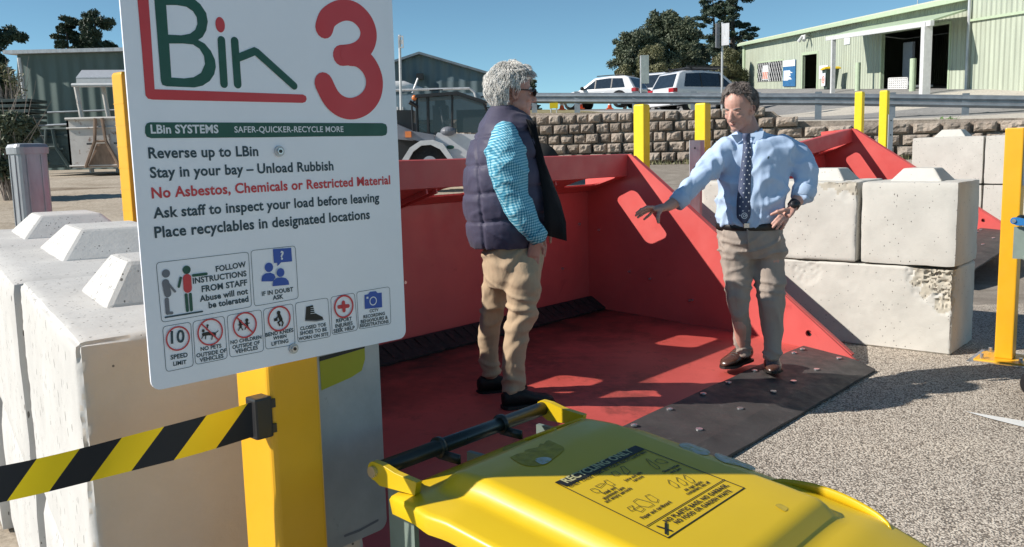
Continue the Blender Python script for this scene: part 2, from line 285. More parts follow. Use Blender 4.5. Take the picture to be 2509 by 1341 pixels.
# ---------------------------------------------------------------- mesh builder
class MB:
    def __init__(s): s.v=[];s.f=[];s.mi=[];s.uv=[];s.mat=0;s.smooth=[];s.sm=False
    def add(s,vs,fs,uvs=None):
        o=len(s.v); s.v+= [Vector(p) for p in vs]
        for i,f in enumerate(fs):
            s.f.append([o+k for k in f]); s.mi.append(s.mat); s.smooth.append(s.sm)
            s.uv.append(uvs[i] if uvs else None)
    def obox(s,o,ax,ay,az):
        """box from corner o with edge vectors"""
        o,ax,ay,az=map(Vector,(o,ax,ay,az))
        if ax.cross(ay).dot(az)<0: ax,ay=ay,ax
        p=[o,o+ax,o+ax+ay,o+ay,o+az,o+ax+az,o+ax+ay+az,o+ay+az]
        s.add(p,[(0,3,2,1),(4,5,6,7),(0,1,5,4),(1,2,6,5),(2,3,7,6),(3,0,4,7)])
    def box(s,c,d,ax=None,ay=None,az=None):
        ax=Vector(ax or (1,0,0)).normalized()*d[0]; ay=Vector(ay or (0,1,0)).normalized()*d[1]; az=Vector(az or (0,0,1)).normalized()*d[2]
        s.obox(Vector(c)-ax/2-ay/2-az/2,ax,ay,az)
    def ring_loft(s,rings,cap=True,close=True):
        n=len(rings[0]); vs=[p for r in rings for p in r]; fs=[]
        for i in range(len(rings)-1):
            for j in range(n if close else n-1):
                k=(j+1)%n; fs.append((i*n+j,i*n+k,(i+1)*n+k,(i+1)*n+j))
        if cap: fs.append(tuple(range(n-1,-1,-1))); fs.append(tuple((len(rings)-1)*n+j for j in range(n)))
        s.add(vs,fs)
    def cyl(s,p0,p1,r0,r1=None,n=16,cap=True):
        p0,p1=Vector(p0),Vector(p1); r1=r0 if r1 is None else r1
        s.tube([p0,p1],[r0,r1],n,cap)
    def tube(s,pts,rad,n=10,cap=True,flat=None):
        pts=[Vector(p) for p in pts]; rings=[]; prev=None
        for i,p in enumerate(pts):
            t=(pts[min(i+1,len(pts)-1)]-pts[max(i-1,0)]).normalized()
            if prev is None:
                a=t.cross(Vector((0,0,1)));
                if a.length<.1: a=t.cross(Vector((0,1,0)))
                a.normalize()
            else: a=(prev-t*prev.dot(t)).normalized()
            prev=a; b=t.cross(a); r=rad[i] if isinstance(rad,(list,tuple)) else rad
            ra,rb=(r if isinstance(r,(list,tuple)) else (r,r))
            rings.append([p+a*(ra*math.cos(2*math.pi*j/n))+b*(rb*math.sin(2*math.pi*j/n)) for j in range(n)])
        s.ring_loft(rings,cap)
    def ell(s,c,r,ax=None,ay=None,az=None,nu=16,nv=10,fn=None):
        ax=Vector(ax or (1,0,0)).normalized(); ay=Vector(ay or (0,1,0)).normalized(); az=Vector(az or (0,0,1)).normalized(); c=Vector(c)
        rings=[]
        for i in range(nv+1):
            th=math.pi*(i+.001)/(nv+.002); q=math.sin(th); 
            rings.append([c+ax*(r[0]*q*math.cos(2*math.pi*j/nu))+ay*(r[1]*q*math.sin(2*math.pi*j/nu))-az*(r[2]*math.cos(th)) for j in range(nu)])
        s.ring_loft(rings,True)
    def quadgrid(s,fn,nu,nv,uv=True,closeu=False):
        """fn(u,v) u,v in 0..1"""
        vs=[fn(i/nu,j/nv) for j in range(nv+1) for i in range(nu+1)]; fs=[];uvs=[]
        for j in range(nv):
            for i in range(nu):
                a=j*(nu+1)+i; fs.append((a,a+1,a+nu+2,a+nu+1)); uvs.append([(i/nu,j/nv),((i+1)/nu,j/nv),((i+1)/nu,(j+1)/nv),(i/nu,(j+1)/nv)])
        s.add(vs,fs,uvs)
    def poly(s,loops,o,ax,ay,th=0,nrm=None):
        """flat polygon (first loop outer, others holes) in plane o+x*ax+y*ay, optional thickness along nrm"""
        o,ax,ay=Vector(o),Vector(ax),Vector(ay)
        ls=[[Vector((x,y,0)) for x,y in lp] for lp in loops]
        tris=tessellate_polygon(ls); flat=[p for lp in ls for p in lp]
        if nrm is None: nrm=ax.cross(ay).normalized()
        nrm=Vector(nrm)
        top=[o+ax*p.x+ay*p.y for p in flat]
        def tri_or(t,up):
            a,b,c=(top[i] for i in t); d=(b-a).cross(c-a).dot(nrm)
            return tuple(t) if (d>0)==up else (t[0],t[2],t[1])
        if th==0: s.add(top,[tri_or(t,True) for t in tris]); return
        bot=[p-nrm*th for p in top]; N=len(flat)
        s.add(top+bot,[tri_or(t,True) for t in tris]+[tuple(N+i for i in tri_or(t,False)) for t in tris])
        k=0
        for lp in ls:
            q=len(lp)
            s.add([top[k+i] for i in range(q)]+[bot[k+i] for i in range(q)],[(i,(i+1)%q,q+(i+1)%q,q+i) for i in range(q)]); k+=q
    def build(s,name,mats,parent=None,smooth=None,world=True,recalc=True,merge=0,sharp=0):
        me=bpy.data.meshes.new(name)
        vs=s.v
        if parent is not None and world:
            inv=world_mat(parent).inverted(); vs=[inv@p for p in s.v]
        me.from_pydata([tuple(p) for p in vs],[],s.f)
        if not isinstance(mats,(list,tuple)): mats=[mats]
        for m_ in mats: me.materials.append(M[m_] if isinstance(m_,str) else m_)
        for p,mi,smf in zip(me.polygons,s.mi,s.smooth): p.material_index=mi; p.use_smooth=smf if smooth is None else smooth
        if any(u for u in s.uv):
            ul=me.uv_layers.new(name='UVMap')
            for p,u in zip(me.polygons,s.uv):
                if u:
                    for k,li in enumerate(p.loop_indices): ul.data[li].uv=u[k]
        if recalc or merge:
            bm=bmesh.new(); bm.from_mesh(me)
            if merge: bmesh.ops.remove_doubles(bm,verts=bm.verts,dist=merge)
            if recalc: bmesh.ops.recalc_face_normals(bm,faces=bm.faces)
            bm.to_mesh(me); bm.free()
        if smooth is True and sharp: me.set_sharp_from_angle(angle=R_(sharp))
        o=bpy.data.objects.new(name,me); col.objects.link(o)
        if parent is not None: o.parent=parent
        return o
def world_mat(o):
    m=Matrix.LocRotScale(o.location,o.rotation_euler,o.scale)
    return world_mat(o.parent)@m if o.parent else m
def tag(o,label=None,cat=None,group=None,kind=None):
    if label: o['label']=label
    if cat: o['category']=cat
    if group: o['group']=group
    if kind: o['kind']=kind
    return o
def thing(name,label,cat,loc=(0,0,0),rz=0,group=None):
    o=bpy.data.objects.new(name,None); o.empty_display_size=.1; col.objects.link(o); o.location=loc; o.rotation_euler=(0,0,rz)
    return tag(o,label,cat,group)
def copy_tree(o,parent=None):
    c=o.copy(); col.objects.link(c)
    if parent: c.parent=parent
    for ch in list(o.children): copy_tree(ch,c)
    return c
def struct(o): o['kind']='structure'; return o
def bevel(o,w,seg=2,angle=30):
    bm=bmesh.new(); bm.from_mesh(o.data)
    bmesh.ops.remove_doubles(bm,verts=bm.verts,dist=1e-5)
    es=[e for e in bm.edges if len(e.link_faces)==2 and e.calc_face_angle(0)>R_(angle)]
    bmesh.ops.bevel(bm,geom=es,offset=w,segments=seg,affect='EDGES',profile=.6,clamp_overlap=True)
    bm.to_mesh(o.data); bm.free()
    return o
def rrect(w,h,r,n=5,x0=0,y0=0):
    pts=[]
    for cx,cy,a in((x0+w-r,y0+h-r,0),(x0+r,y0+h-r,90),(x0+r,y0+r,180),(x0+w-r,y0+r,270)):
        for i in range(n+1): t=R_(a+90*i/n); pts.append((cx+r*math.cos(t),cy+r*math.sin(t)))
    return pts
def circ(cx,cy,r,n=28,ry=None): return [(cx+r*math.cos(2*math.pi*i/n),cy+(ry or r)*math.sin(2*math.pi*i/n)) for i in range(n)]
_tc={}
def text_tris(txt,bold=.012):
    """triangles of a text string, normalised: x 0..w, y measured in cap heights"""
    k=(txt,bold)
    if k in _tc: return _tc[k]
    cu=bpy.data.curves.new('t','FONT'); cu.body=txt; cu.size=1; cu.offset=bold; cu.resolution_u=3; cu.space_character=1.04
    ob=bpy.data.objects.new('t',cu); col.objects.link(ob)
    dg=bpy.context.evaluated_depsgraph_get(); me=bpy.data.meshes.new_from_object(ob.evaluated_get(dg))
    vs=[(v.co.x,v.co.y) for v in me.vertices]; fs=[tuple(p.vertices) for p in me.polygons]
    bpy.data.objects.remove(ob); bpy.data.curves.remove(cu); bpy.data.meshes.remove(me)
    x0=min(v[0] for v in vs); x1=max(v[0] for v in vs); cap=.729
    _tc[k]=([((x-x0)/cap,y/cap) for x,y in vs],fs,(x1-x0)/cap); return _tc[k]
# ================================================================ TERRAIN
def sstep(a,b,x):
    t=max(0,min(1,(x-a)/(b-a))); return t*t*(3-2*t)
def lin(x,pts):
    if x<=pts[0][0]: return pts[0][1]
    for (a,b),(c,d) in zip(pts,pts[1:]):
        if x<=c: return b+(d-b)*(x-a)/(c-a)
    return pts[-1][1]
def yw(x): return 24.2-.36*max(-6,min(x,15))
def ztop(x): return lin(x,[(-1,2.56),(.5,2.54),(6.65,2.33),(6.75,2.08),(12,1.96)])
def zlow(x,y):
    t=y-yw(x)+22
    if x<-1: t=y-(24.2-.36*max(-1,min(x,15)))+22
    return lin(t,[(8.6,0),(20.5,1.05),(60,1.7),(400,6)])
def zup(x,y):
    t=y-yw(x)
    A=ztop(x)-.06+lin(t,[(0,0),(25,1.4),(60,2.6),(400,9)])
    B=ztop(x)-.06+lin(t,[(0,0),(8.7,1.12),(43.6,3.72),(400,12)])
    k=sstep(8.5,15.5,x); return A*(1-k)+B*k
def ugly(xs):
    out=[]
    for a,b,st in xs:
        n=max(1,round((b-a)/st)); out+=[a+(b-a)*i/n for i in range(n)]
    return out+[xs[-1][1]]
xs=ugly([(-260,-40,20),(-40,-12,4),(-12,16,.5),(16,40,4),(40,260,20)])
ys=ugly([(-40,-4,6),(-4,26,.5),(26,60,3),(60,400,30)])
mb=MB()
for i,x in enumerate(xs):
    for j,y in enumerate(ys):
        z=zlow(x,y)
        if y>8.4: z+=.02*noise.noise(Vector((x*.7,y*.7,0)))
        mb.v.append(Vector((x,y,z)))
for i in range(len(xs)-1):
    for j in range(len(ys)-1):
        a=i*len(ys)+j; cx=(xs[i]+xs[i+1])/2; cy=(ys[j]+ys[j+1])/2
        mb.f.append([a,a+len(ys),a+len(ys)+1,a+1]); mb.uv.append(None); mb.smooth.append(True)
        mb.mi.append(0 if (cy<7.6 or cx>6) and not(cx<-1.6 and cy>3.2) else (1 if cx<.9 else 2))
struct(mb.build('ground',['asphalt','yard','gravel'],recalc=False))
xs2=ugly([(-3,16,.5),(16,60,4),(60,260,20)]); ts=ugly([(.12,4,.5),(4,60,2),(60,380,20)])
mb=MB()
def upz(x,t):
    z=zup(x,yw(x)+t)
    k=sstep(-3,-.6,x); return zlow(x,yw(x)+t)*(1-k)+z*k-(.02 if k<1 else 0)
for x in xs2:
    for t in ts: mb.v.append(Vector((x,yw(x)+t,upz(x,t)+(.015*noise.noise(Vector((x*.6,t*.6,3))) if t>1 else 0))))
for i in range(len(xs2)-1):
    for j in range(len(ts)-1):
        a=i*len(ts)+j; t=(ts[j]+ts[j+1])/2; cx=xs2[i]
        mb.f.append([a,a+len(ts),a+len(ts)+1,a+1]); mb.uv.append(None); mb.smooth.append(True)
        mb.mi.append(2 if cx<2.6 and t>2 else (1 if (t<2.2 or 5.6<t<9.5) else 0))
struct(mb.build('upper_road',['road','apron','dry_grass'],recalc=False))
mb=MB(); q=[G(2362,1012),G(2509,1034),G(2530,1060),G(2400,1022)]
mb.add([Vector((p.x,p.y,.006)) for p in (G(2362,1010),G(2600,1050),G(2600,1073),G(2420,1027))],[(0,1,2,3)])
o=mb.build('road_marking','white_line'); struct(o)
# ================================================================ RETAINING WALL
def stone_block(mb,o,ux,w,h,dep,seed):
    """rough split faced block: front face bulges towards -n"""
    n=Vector((ux.y,-ux.x,0)) # towards viewer
    nu,nv=8,5; vs=[]
    for j in range(nv+1):
        for i in range(nu+1):
            u,v=i/nu,j/nv; e=min(u,1-u)*nu; f=min(v,1-v)*nv
            b=.075*min(1,e*.8)*min(1,f*.8)
            p=o+ux*(w*(.06+.88*u))+Z*(h*(.08+.86*v)); b+=(.075*noise.noise(p*5+Vector((seed,0,0)))+.045*noise.noise(p*13+Vector((seed,0,0)))+.02*noise.noise(p*29))*min(1,.25+e*.7)*min(1,.25+f*.7)
            vs.append(p+n*b)
    k=len(vs); back=[]
    for j in range(nv+1):
        for i in range(nu+1):
            if i in(0,nu) or j in(0,nv): pass
    fs=[(j*(nu+1)+i,j*(nu+1)+i+1,(j+1)*(nu+1)+i+1,(j+1)*(nu+1)+i) for j in range(nv) for i in range(nu)]
    border=[i for i in range(nu+1)]+[(j*(nu+1)+nu) for j in range(1,nv+1)]+[nv*(nu+1)+i for i in range(nu-1,-1,-1)]+[j*(nu+1) for j in range(nv-1,0,-1)]
    vs+= [vs[b]-n*dep for b in border]; m=len(border)
    fs+=[(border[i],k+i,k+(i+1)%m,border[(i+1)%m]) for i in range(m)]
    mb.add(vs,fs)
mb=MB(); rnd=random.Random(3)
p0=Vector((-1.4,yw(-1.4),0)); p1=Vector((14.4,yw(14.4),0)); ux=(p1-p0).normalized(); Lw=(p1-p0).length; nn=Vector((ux.y,-ux.x,0))
courses=7; bh=.262
for c in range(courses):
    z=.86+c*bh; s=-rnd.random()*.3
    while s<Lw:
        w=.29+.14*rnd.random()+(.22 if s>8.2 else 0); x=(p0+ux*(s+w/2)).x
        if z+bh<ztop(x)+.10:
            bat=.035*c; dep=.3
            proud=.05*rnd.random()+(.09 if rnd.random()<.45 else 0)
            stone_block(mb,p0+ux*s+Z*z-nn*(bat-proud-.1),ux,w,bh,dep,rnd.random()*50)
        s+=w+.012
rw=mb.build('retaining_wall','stone',smooth=False); tag(rw,'stepped retaining wall of rough brown split-face stone blocks below the upper road','wall')
# capping soil strip behind blocks hides the joint
mb=MB()
for i in range(60):
    a=p0+ux*(Lw*i/60); b=p0+ux*(Lw*(i+1)/60)
    za,zb=ztop(a.x)-.03,ztop(b.x)-.03
    mb.add([a-nn*.02+Z*.5,b-nn*.02+Z*.5,b-nn*.12+Z*zb,a-nn*.12+Z*za,b-nn*.5+Z*zb,a-nn*.5+Z*za],[(0,1,2,3),(3,2,4,5)])
mb.build('wall_backing','stone',rw,world=False)
# weeds along the foot and the green plant on top
def leaf_blob(mb,c,r,n,size,rnd,flat=.6):
    for _ in range(n):
        d=Vector((rnd.gauss(0,1),rnd.gauss(0,1),rnd.gauss(0,1)*flat)); d=d.normalized()*(rnd.random()**.4)
        p=c+Vector((d.x*r[0],d.y*r[1],d.z*r[2]))
        a=Vector((rnd.gauss(0,1),rnd.gauss(0,1),rnd.gauss(0,1))).normalized(); b=a.cross(Vector((rnd.gauss(0,1),rnd.gauss(0,1),rnd.gauss(0,1)))).normalized()
        s=size*(.6+.8*rnd.random()); mb.add([p-a*s-b*s*.35,p-a*s+b*s*.35,p+a*s+b*s*.2,p+a*s-b*s*.2],[(0,1,2,3)])
mb=MB(); c=Y(2322,301,21.0); rnd=random.Random(5); leaf_blob(mb,c+Z*.0,(.36,.2,.17),420,.035,rnd)
for i in range(14):
    a=rnd.random()*6.28; mb.tube([c-Z*.18,c+Vector((math.cos(a)*.3,math.sin(a)*.12,.02+.12*rnd.random()))],[.008,.003],5)
M['leaf_fresh']=m_leaf('fresh_green_leaves',(.06,.13,.04),(.14,.24,.08))
tag(mb.build('plant','leaf_fresh',recalc=False),'small leafy green plant growing on top of the stone wall','plant')
mb=MB(); 
for i in range(900):
    x=rnd.uniform(.3,12); p=Vector((x,yw(x)-.25-rnd.random()*.25,0)); p.z=zlow(p.x,p.y); h=.05+.12*rnd.random()
    a=rnd.random()*6.28; mb.add([p,p+Vector((math.cos(a)*.03,math.sin(a)*.03,0)),p+Vector((rnd.uniform(-.05,.05),rnd.uniform(-.05,.05),h))],[(0,1,2)])
tag(mb.build('weeds','leaf_olive',recalc=False),'short weeds growing along the foot of the stone retaining wall','weeds',kind='stuff')
# ================================================================ GUARD RAIL
gr=thing('guard_rail','long galvanised steel guard rail on posts above the stone retaining wall','guard rail',(4,24,2.3))
rp=[(1190,229,28.6),(1310,228,27.7),(1415,228,27.0),(1557,228,26.2),(1700,228,25.5),(1850,229,24.7),(2005,229,24.0),(2185,231,23.3),(2365,233,22.6),(2600,236,21.8),(2900,240,20.9)]
line=[Y(*p) for p in rp]
mb=MB(); prof=[(0,0),(-.045,-.03),(-.085,-.06),(-.085,-.10),(-.01,-.145),(-.01,-.175),(-.085,-.22),(-.085,-.26),(-.045,-.29),(0,-.32)]
rings=[]
for i,p in enumerate(line):
    d=(line[min(i+1,len(line)-1)]-line[max(i-1,0)]).normalized(); n=Vector((d.y,-d.x,0)).normalized()
    rings.append([p+n*(-a+.06)+Z*b for a,b in prof]+[p+n*(-a+.052)+Z*b for a,b in reversed(prof)])
mb.ring_loft(rings); mb.build('rail_beam','rail',gr)
for p in line[1:-1]:
    mb=MB(); zb=zup(p.x,p.y)-.1; d=Vector((.99,-.25,0)).normalized(); n=Vector((d.y,-d.x,0))
    mb.box((p.x,p.y,(zb+p.z+.04)/2),(.05,.16,p.z+.04-zb),d,-n,Z); mb.box(Vector((p.x,p.y,(zb+p.z+.04)/2))+n*.08,(.17,.012,p.z+.04-zb),d,-n,Z)
    mb.build('post','rail',gr)
# ================================================================ GREEN BUILDING
F0=Y(1822,219,62); F1=Y(2509,217,27.2); U=(F1-F0).normalized(); Uh=Vector((U.x,U.y,0)).normalized(); FN=Vector((Uh.y,-Uh.x,0)) # facade normal
if FN.x>0: FN=-FN
def fac(px,py):
    p=onp(px,py,F0,FN); d=p-F0; u=d.dot(Uh)/U.dot(Uh); return (u,(d-U*u).z)
def facp(px,py,out=0):
    u,z=fac(px,py); return F0+U*u+Z*z+FN*out
bd=thing('shed_building','long pale green corrugated steel shed with an open roller doorway and canopy','building',tuple(F0))
def rect(x0,y0,x1,y1,y0b=None,y1b=None):
    """pixel box, x0 left.. corners on facade"""
    return [fac(x0,y1),fac(x1,y1b if y1b is not None else y1),fac(x1,y0b if y0b is not None else y0),fac(x0,y0)]
uend=fac(2509,217)[0]+7
outer=[(0,-.6),(uend,-.6),(uend,fac(2385,-14)[1]),(fac(2385,-14)[0],fac(2385,-14)[1]),fac(2100,50),fac(1822,107)]
ub=fac(2388,217)[0]; eave=[fac(1822,107)[1],fac(2100,50)[1],fac(2385,-14)[1]]; eh=sum(eave)/3
outer=[(0,-.6),(ub,-.6),(ub,eh),(0,eh)]
door=[(fac(1966,218)[0],-.02),(fac(2001,218)[0],-.02),(fac(2001,130)),(fac(1966,138))]
dz=fac(1983,134)[1]; door=[(door[0][0],-.02),(door[1][0],-.02),(door[1][0],dz),(door[0][0],dz)]
oz=fac(2240,72)[1]; ox0,ox1=fac(2158,218)[0],fac(2322,218)[0]; opn=[(ox0,-.02),(ox1,-.02),(ox1,oz),(ox0,oz)]
wz0,wz1=fac(1888,200)[1],fac(1888,152)[1]; wx0,wx1=fac(1856,190)[0],fac(1918,190)[0]; win=[(wx0,wz0),(wx1,wz0),(wx1,wz1),(wx0,wz1)]
mb=MB(); mb.poly([outer,door,opn,win],F0,U,Z,th=.08,nrm=FN); mb.build('wall','corr_green',bd)
mb=MB(); F2=F0+FN*.25
mb.poly([[(ub,-.6),(uend,-.6),(uend,eh+2.4),(ub,eh+2.4)]],F2,U,Z,th=.1,nrm=FN); 
mb.add([F0+U*ub-Z*.6,F2+U*ub-Z*.6,F2+U*ub+Z*(eh+2.4),F0+U*ub+Z*(eh+2.4)],[(0,1,2,3)]); mb.build('wall','corr_green',bd)
mb=MB(); BW=-FN*11
mb.add([F0-Z,F0+BW-Z,F0+BW+Z*(eh+.0),F0+BW*.5+Z*(eh+.75),F0+Z*eh],[(0,1,2,3,4)]); mb.add([F0+BW-Z,F0+BW+U*uend-Z,F0+BW+U*uend+Z*eh,F0+BW+Z*eh],[(0,1,2,3)])
mb.add([F0+U*uend-Z,F0+U*uend+BW-Z,F0+U*uend+BW+Z*(eh+2),F0+U*uend+Z*(eh+2)],[(0,1,2,3)]); mb.build('wall','corr_green',bd)
mb=MB(); e0=F0-U*.3+FN*.28+Z*(eh-.02); e1=F0+U*ub+FN*.28+Z*(eh-.02); rz=BW*.5+Z*.80-FN*.28
mb.ring_loft([[e0,e0+Z*.07,e0+rz+Z*.07,e0+rz],[e1,e1+Z*.07,e1+rz+Z*.07,e1+rz]]); mb.ring_loft([[e0+rz,e0+rz+Z*.07,e0+BW+Z*.07-FN*.5,e0+BW-FN*.5],[e1+rz,e1+rz+Z*.07,e1+BW+Z*.07-FN*.5,e1+BW-FN*.5]])
mb.build('roof','roof_cream',bd)
mb=MB(); mb.obox(e0+FN*.0-Z*.16,(e1-e0),FN*.12,Z*.16); mb.build('gutter','green_trim',bd)
mb=MB(); mb.obox(F0+FN*.01-Z*.2,U*.45,FN*.10,Z*(eh+.1)); mb.build('corner_trim','green_trim',bd)
def fr(name,mt,loop,w=.10,out=.03,par=None):
    us=[p[0] for p in loop]; zs=[p[1] for p in loop]; a,b,c,d=min(us),max(us),min(zs),max(zs)
    m_=MB(); m_.poly([[(a-w,c),(b+w,c),(b+w,d+w),(a-w,d+w)],[(a,c+.001),(b,c+.001),(b,d),(a,d)]],F0+FN*out,U,Z,th=out+.12,nrm=FN); return m_.build(name,mt,par or bd)
df=fr('door_frame','green_trim',door,.14)
fr('doorway_frame','green_trim',opn,.10)
# window with security mesh and poster
wf=fr('window','green_trim',win,.07)
mb=MB(); mb.obox(F0-FN*.06+U*wx0+Z*wz0,U*(wx1-wx0),FN*.01,Z*(wz1-wz0)); mb.build('pane','dark_in',wf)
mb=MB(); um=(wx0+wx1)/2; mb.obox(F0+U*(um-.05)+Z*wz0,U*.1,FN*.04,Z*(wz1-wz0))
nst=16; ww=wx1-wx0; hh=wz1-wz0
for i in range(-nst//2,nst):
    for sgn in(1,-1):
        u0=wx0+i*ww/nst*1.4 if sgn>0 else wx1-i*ww/nst*1.4
        a0=u0; a1=u0+sgn*hh*.9; t0,t1=0,1
        lo,hi=wx0,wx1
        def cl(u): return (u-a0)/(a1-a0)
        ts_=sorted((cl(lo),cl(hi))); t0=max(0,ts_[0]); t1=min(1,ts_[1])
        if t1>t0: mb.tube([F0+FN*.012+U*(a0+(a1-a0)*t0)+Z*(wz0+hh*t0),F0+FN*.012+U*(a0+(a1-a0)*t1)+Z*(wz0+hh*t1)],[.014,.014],4)
mb.build('security_mesh','steel_white',wf)
mb=MB(); a=fac(1868,196); b=fac(1882,160); mb.obox(F0-FN*.02+U*a[0]+Z*a[1],U*(b[0]-a[0]),FN*.02,Z*(b[1]-a[1])); tp=mb.build('poster','ink_white',wf)
mb=MB(); b2=fac(1882,178); mb.obox(F0+FN*.004+U*(a[0]+.05)+Z*(a[1]+.05),U*(b[0]-a[0]-.1),FN*.006,Z*(b2[1]-a[1]));
M['salmon']=pm('salmon_print',(.65,.25,.18),.6); mb.build('poster','salmon',wf)
# blue notice board
bb=thing('notice_board','blue notice board with white lines of text on the green shed wall','sign',tuple(facp(1936,213,.05)))
a=fac(1921,212); b=fac(1952,146); mb=MB(); mb.obox(F0+FN*.03+U*a[0]+Z*a[1],U*(b[0]-a[0]),FN*.05,Z*(b[1]-a[1])); mb.build('panel','board_blue',bb)
mb=MB(); mb.obox(F0+FN*.085+U*a[0]+Z*(b[1]-.35),U*(b[0]-a[0]),FN*.01,Z*.35)
rnd=random.Random(11)
for i in range(11):
    z=b[1]-.62-i*(b[1]-a[1]-.9)/11; mb.obox(F0+FN*.085+U*(a[0]+.2)+Z*z,U*((b[0]-a[0])*(.35+.4*rnd.random())),FN*.01,Z*.05)
mb.build('lettering','ink_white',bb)
nb=thing('paper_notice','two white paper notices on the green shed wall beside the small door','notice',tuple(facp(2022,190,.05)))
for r_ in((2009,160,2030,193),(2070,86,2084,110)):
    a=fac(r_[0],r_[3]); b=fac(r_[2],r_[1]); mb=MB(); mb.obox(F0+FN*.02+U*a[0]+Z*a[1],U*(b[0]-a[0]),FN*.02,Z*(b[1]-a[1])); mb.build('sheet','ink_white',nb)
# canopy over the doorway
def foff(px,py,out): return onp(px,py,F0+FN*out,FN)
cfl=foff(2028,92,1.9); cfr=foff(2287,52,1.9); cbr=facp(2391,26,.3); cbl=cfl+(cbr-cfr)
cbl=cbl-FN*((cbl-F0).dot(FN)-.1)
mb=MB(); mb.ring_loft([[cfl,cfl+Z*.06,cbl+Z*.06,cbl],[cfr,cfr+Z*.06,cbr+Z*.06,cbr]]); mb.build('canopy','green_trim',bd)
mb=MB(); mb.obox(cfl-Z*.14-FN*.03,(cfr-cfl),FN*.12,Z*.17); mb.build('canopy_beam','steel_white',bd)
for f_,w_ in((.075,.16),(.955,.26)):
    p=cfl.lerp(cfr,f_); mb=MB(); zb=zup(p.x,p.y)-.3; mb.box((p.x,p.y,(zb+p.z)/2),(w_,w_,p.z-zb-.02),Uh,FN,Z); mb.build('canopy_post','steel_white',bd)
# downpipe, roof vent, lamp
mb=MB(); mb.tube([F2+U*(ub+.12)+FN*.1+Z*(eh+2.2),F2+U*(ub+.12)+FN*.1+Z*(-.3)],[.05,.05],8); mb.build('downpipe','zinc',bd)
mb=MB(); p=F0+U*fac(2226,30)[0]+BW*.5+Z*(eh+.75); mb.cyl(p-Z*.2,p+Z*.55,.32,n=16); mb.ell(p+Z*.8,(.42,.42,.34)); mb.build('roof_vent','steel_white',bd)
mb=MB(); p=facp(1985,88,.1); 
for dx in(-.22,.22): mb.tube([p,p+FN*.25+U*dx,p+FN*.35+U*dx*2-Z*.25],[.05,.07,.10],8)
mb.build('flood_lamp','steel_white',bd)
mb=MB(); mb.tube([facp(1822,0,0)*0+F0+U*fac(1986,200)[0]+BW*.5+Z*(eh+.75),F0+U*fac(1986,200)[0]+BW*.5+Z*(eh+1.7)],[.03,.02],6); mb.build('aerial','zinc',bd)
mb=MB(); mb.obox(F2+FN*.02+U*ub+Z*(eh-.9),U*(uend-ub),FN*.06,Z*.08); mb.build('flashing','green_trim',bd)
# inside the doorway: sliding door edge posts, notice, stacked cage
mb=MB(); a=fac(2180,218)[0]; b=fac(2202,218)[0]; mb.obox(F0-FN*.6+U*a-Z*.1,U*(b-a),FN*.1,Z*(oz*.86)); ld=mb.build('door_leaf','loader_grey',bd)
for px in (2172,2318):
    u_=fac(px,200)[0]; mb=MB(); p=F0+U*u_+FN*1.2; zb=zup(p.x,p.y)-.1; mb.cyl((p.x,p.y,zb),(p.x,p.y,zb+1.25),.11,n=12); mb.build('bollard','green_trim')
cg=thing('wire_cage','white wire cage crate standing in the dark doorway of the green shed','cage',tuple(facp(2205,218,-.2)))
mb=MB(); a=fac(2183,218)[0]; b=fac(2229,218)[0]; hz=fac(2205,192)[1]
for i in range(10):
    u_=a+(b-a)*i/9; mb.tube([F0+U*u_+FN*.1,F0+U*u_+FN*.1+Z*hz],[.035,.035],4)
for i in range(6): mb.tube([F0+U*a+FN*.1+Z*hz*i/5,F0+U*b+FN*.1+Z*hz*i/5],[.035,.035],4)
mb.build('wire_grid','steel_white',cg)
mb=MB(); mb.obox(F0+U*a-FN*.9+Z*.05,U*(b-a),FN*.9,Z*.08); mb.build('cage_base','zinc',cg)
bl=[o for o in bpy.data.objects if o.name.startswith('bollard')]
tag(bl[0],'pale green bollard left of the dark shed doorway','bollard','bollards at the shed doorway'); tag(bl[1],'pale green bollard right of the dark shed doorway','bollard','bollards at the shed doorway')
# ================================================================ LEFT SHED, GABLE SHED
def simple_poly(mb,pts,n=None): mb.add(pts,[tuple(range(len(pts)))])
sh=thing('storage_shed','dark green corrugated shed with flat skillion roof behind the skip bins','building',tuple(Y(180,415,36)))
mb=MB(); a=Y(42,430,36); b=Y(690,430,36); ta=Y(42,134,36); tb=Y(690,118,36); bk=Vector((1,11,0)); za=zlow(a.x,36)-.3
mb.add([Vector((a.x,36,za)),Vector((b.x,36,za)),tb,ta],[(0,1,2,3)]); mb.add([Vector((a.x,36,za)),ta,ta+bk,Vector((a.x+1,47,za))],[(0,1,2,3)]); mb.add([Vector((b.x,36,za)),tb,tb+bk,Vector((b.x+1,47,za))],[(0,1,2,3)])
mb.add([Vector((a.x+1,47,za)),Vector((b.x+1,47,za)),tb+bk,ta+bk],[(0,1,2,3)]); mb.build('wall','corr_teal',sh)
mb=MB(); mb.ring_loft([[ta+Vector((-.4,-.3,.0)),ta+Vector((-.4,-.3,.14)),ta+bk+Z*.5,ta+bk+Z*.36],[tb+Vector((.3,-.3,0)),tb+Vector((.3,-.3,.14)),tb+bk+Z*.5,tb+bk+Z*.36]]); mb.build('roof','zinc',sh)
mb=MB(); mb.tube([Y(46,142,35.7),Y(72,330,35.7)],[.07,.07],8); mb.build('downpipe','steel_white',sh)
mb=MB(); mb.tube([Y(60,278,35.8),Y(330,268,35.8)],[.04,.04],6); mb.tube([Y(60,310,35.8),Y(330,298,35.8)],[.05,.05],6); mb.build('wall_rail','rail',sh)
gs=thing('gable_shed','grey blue corrugated gable shed behind the loader','building',tuple(Y(1080,330,46)))
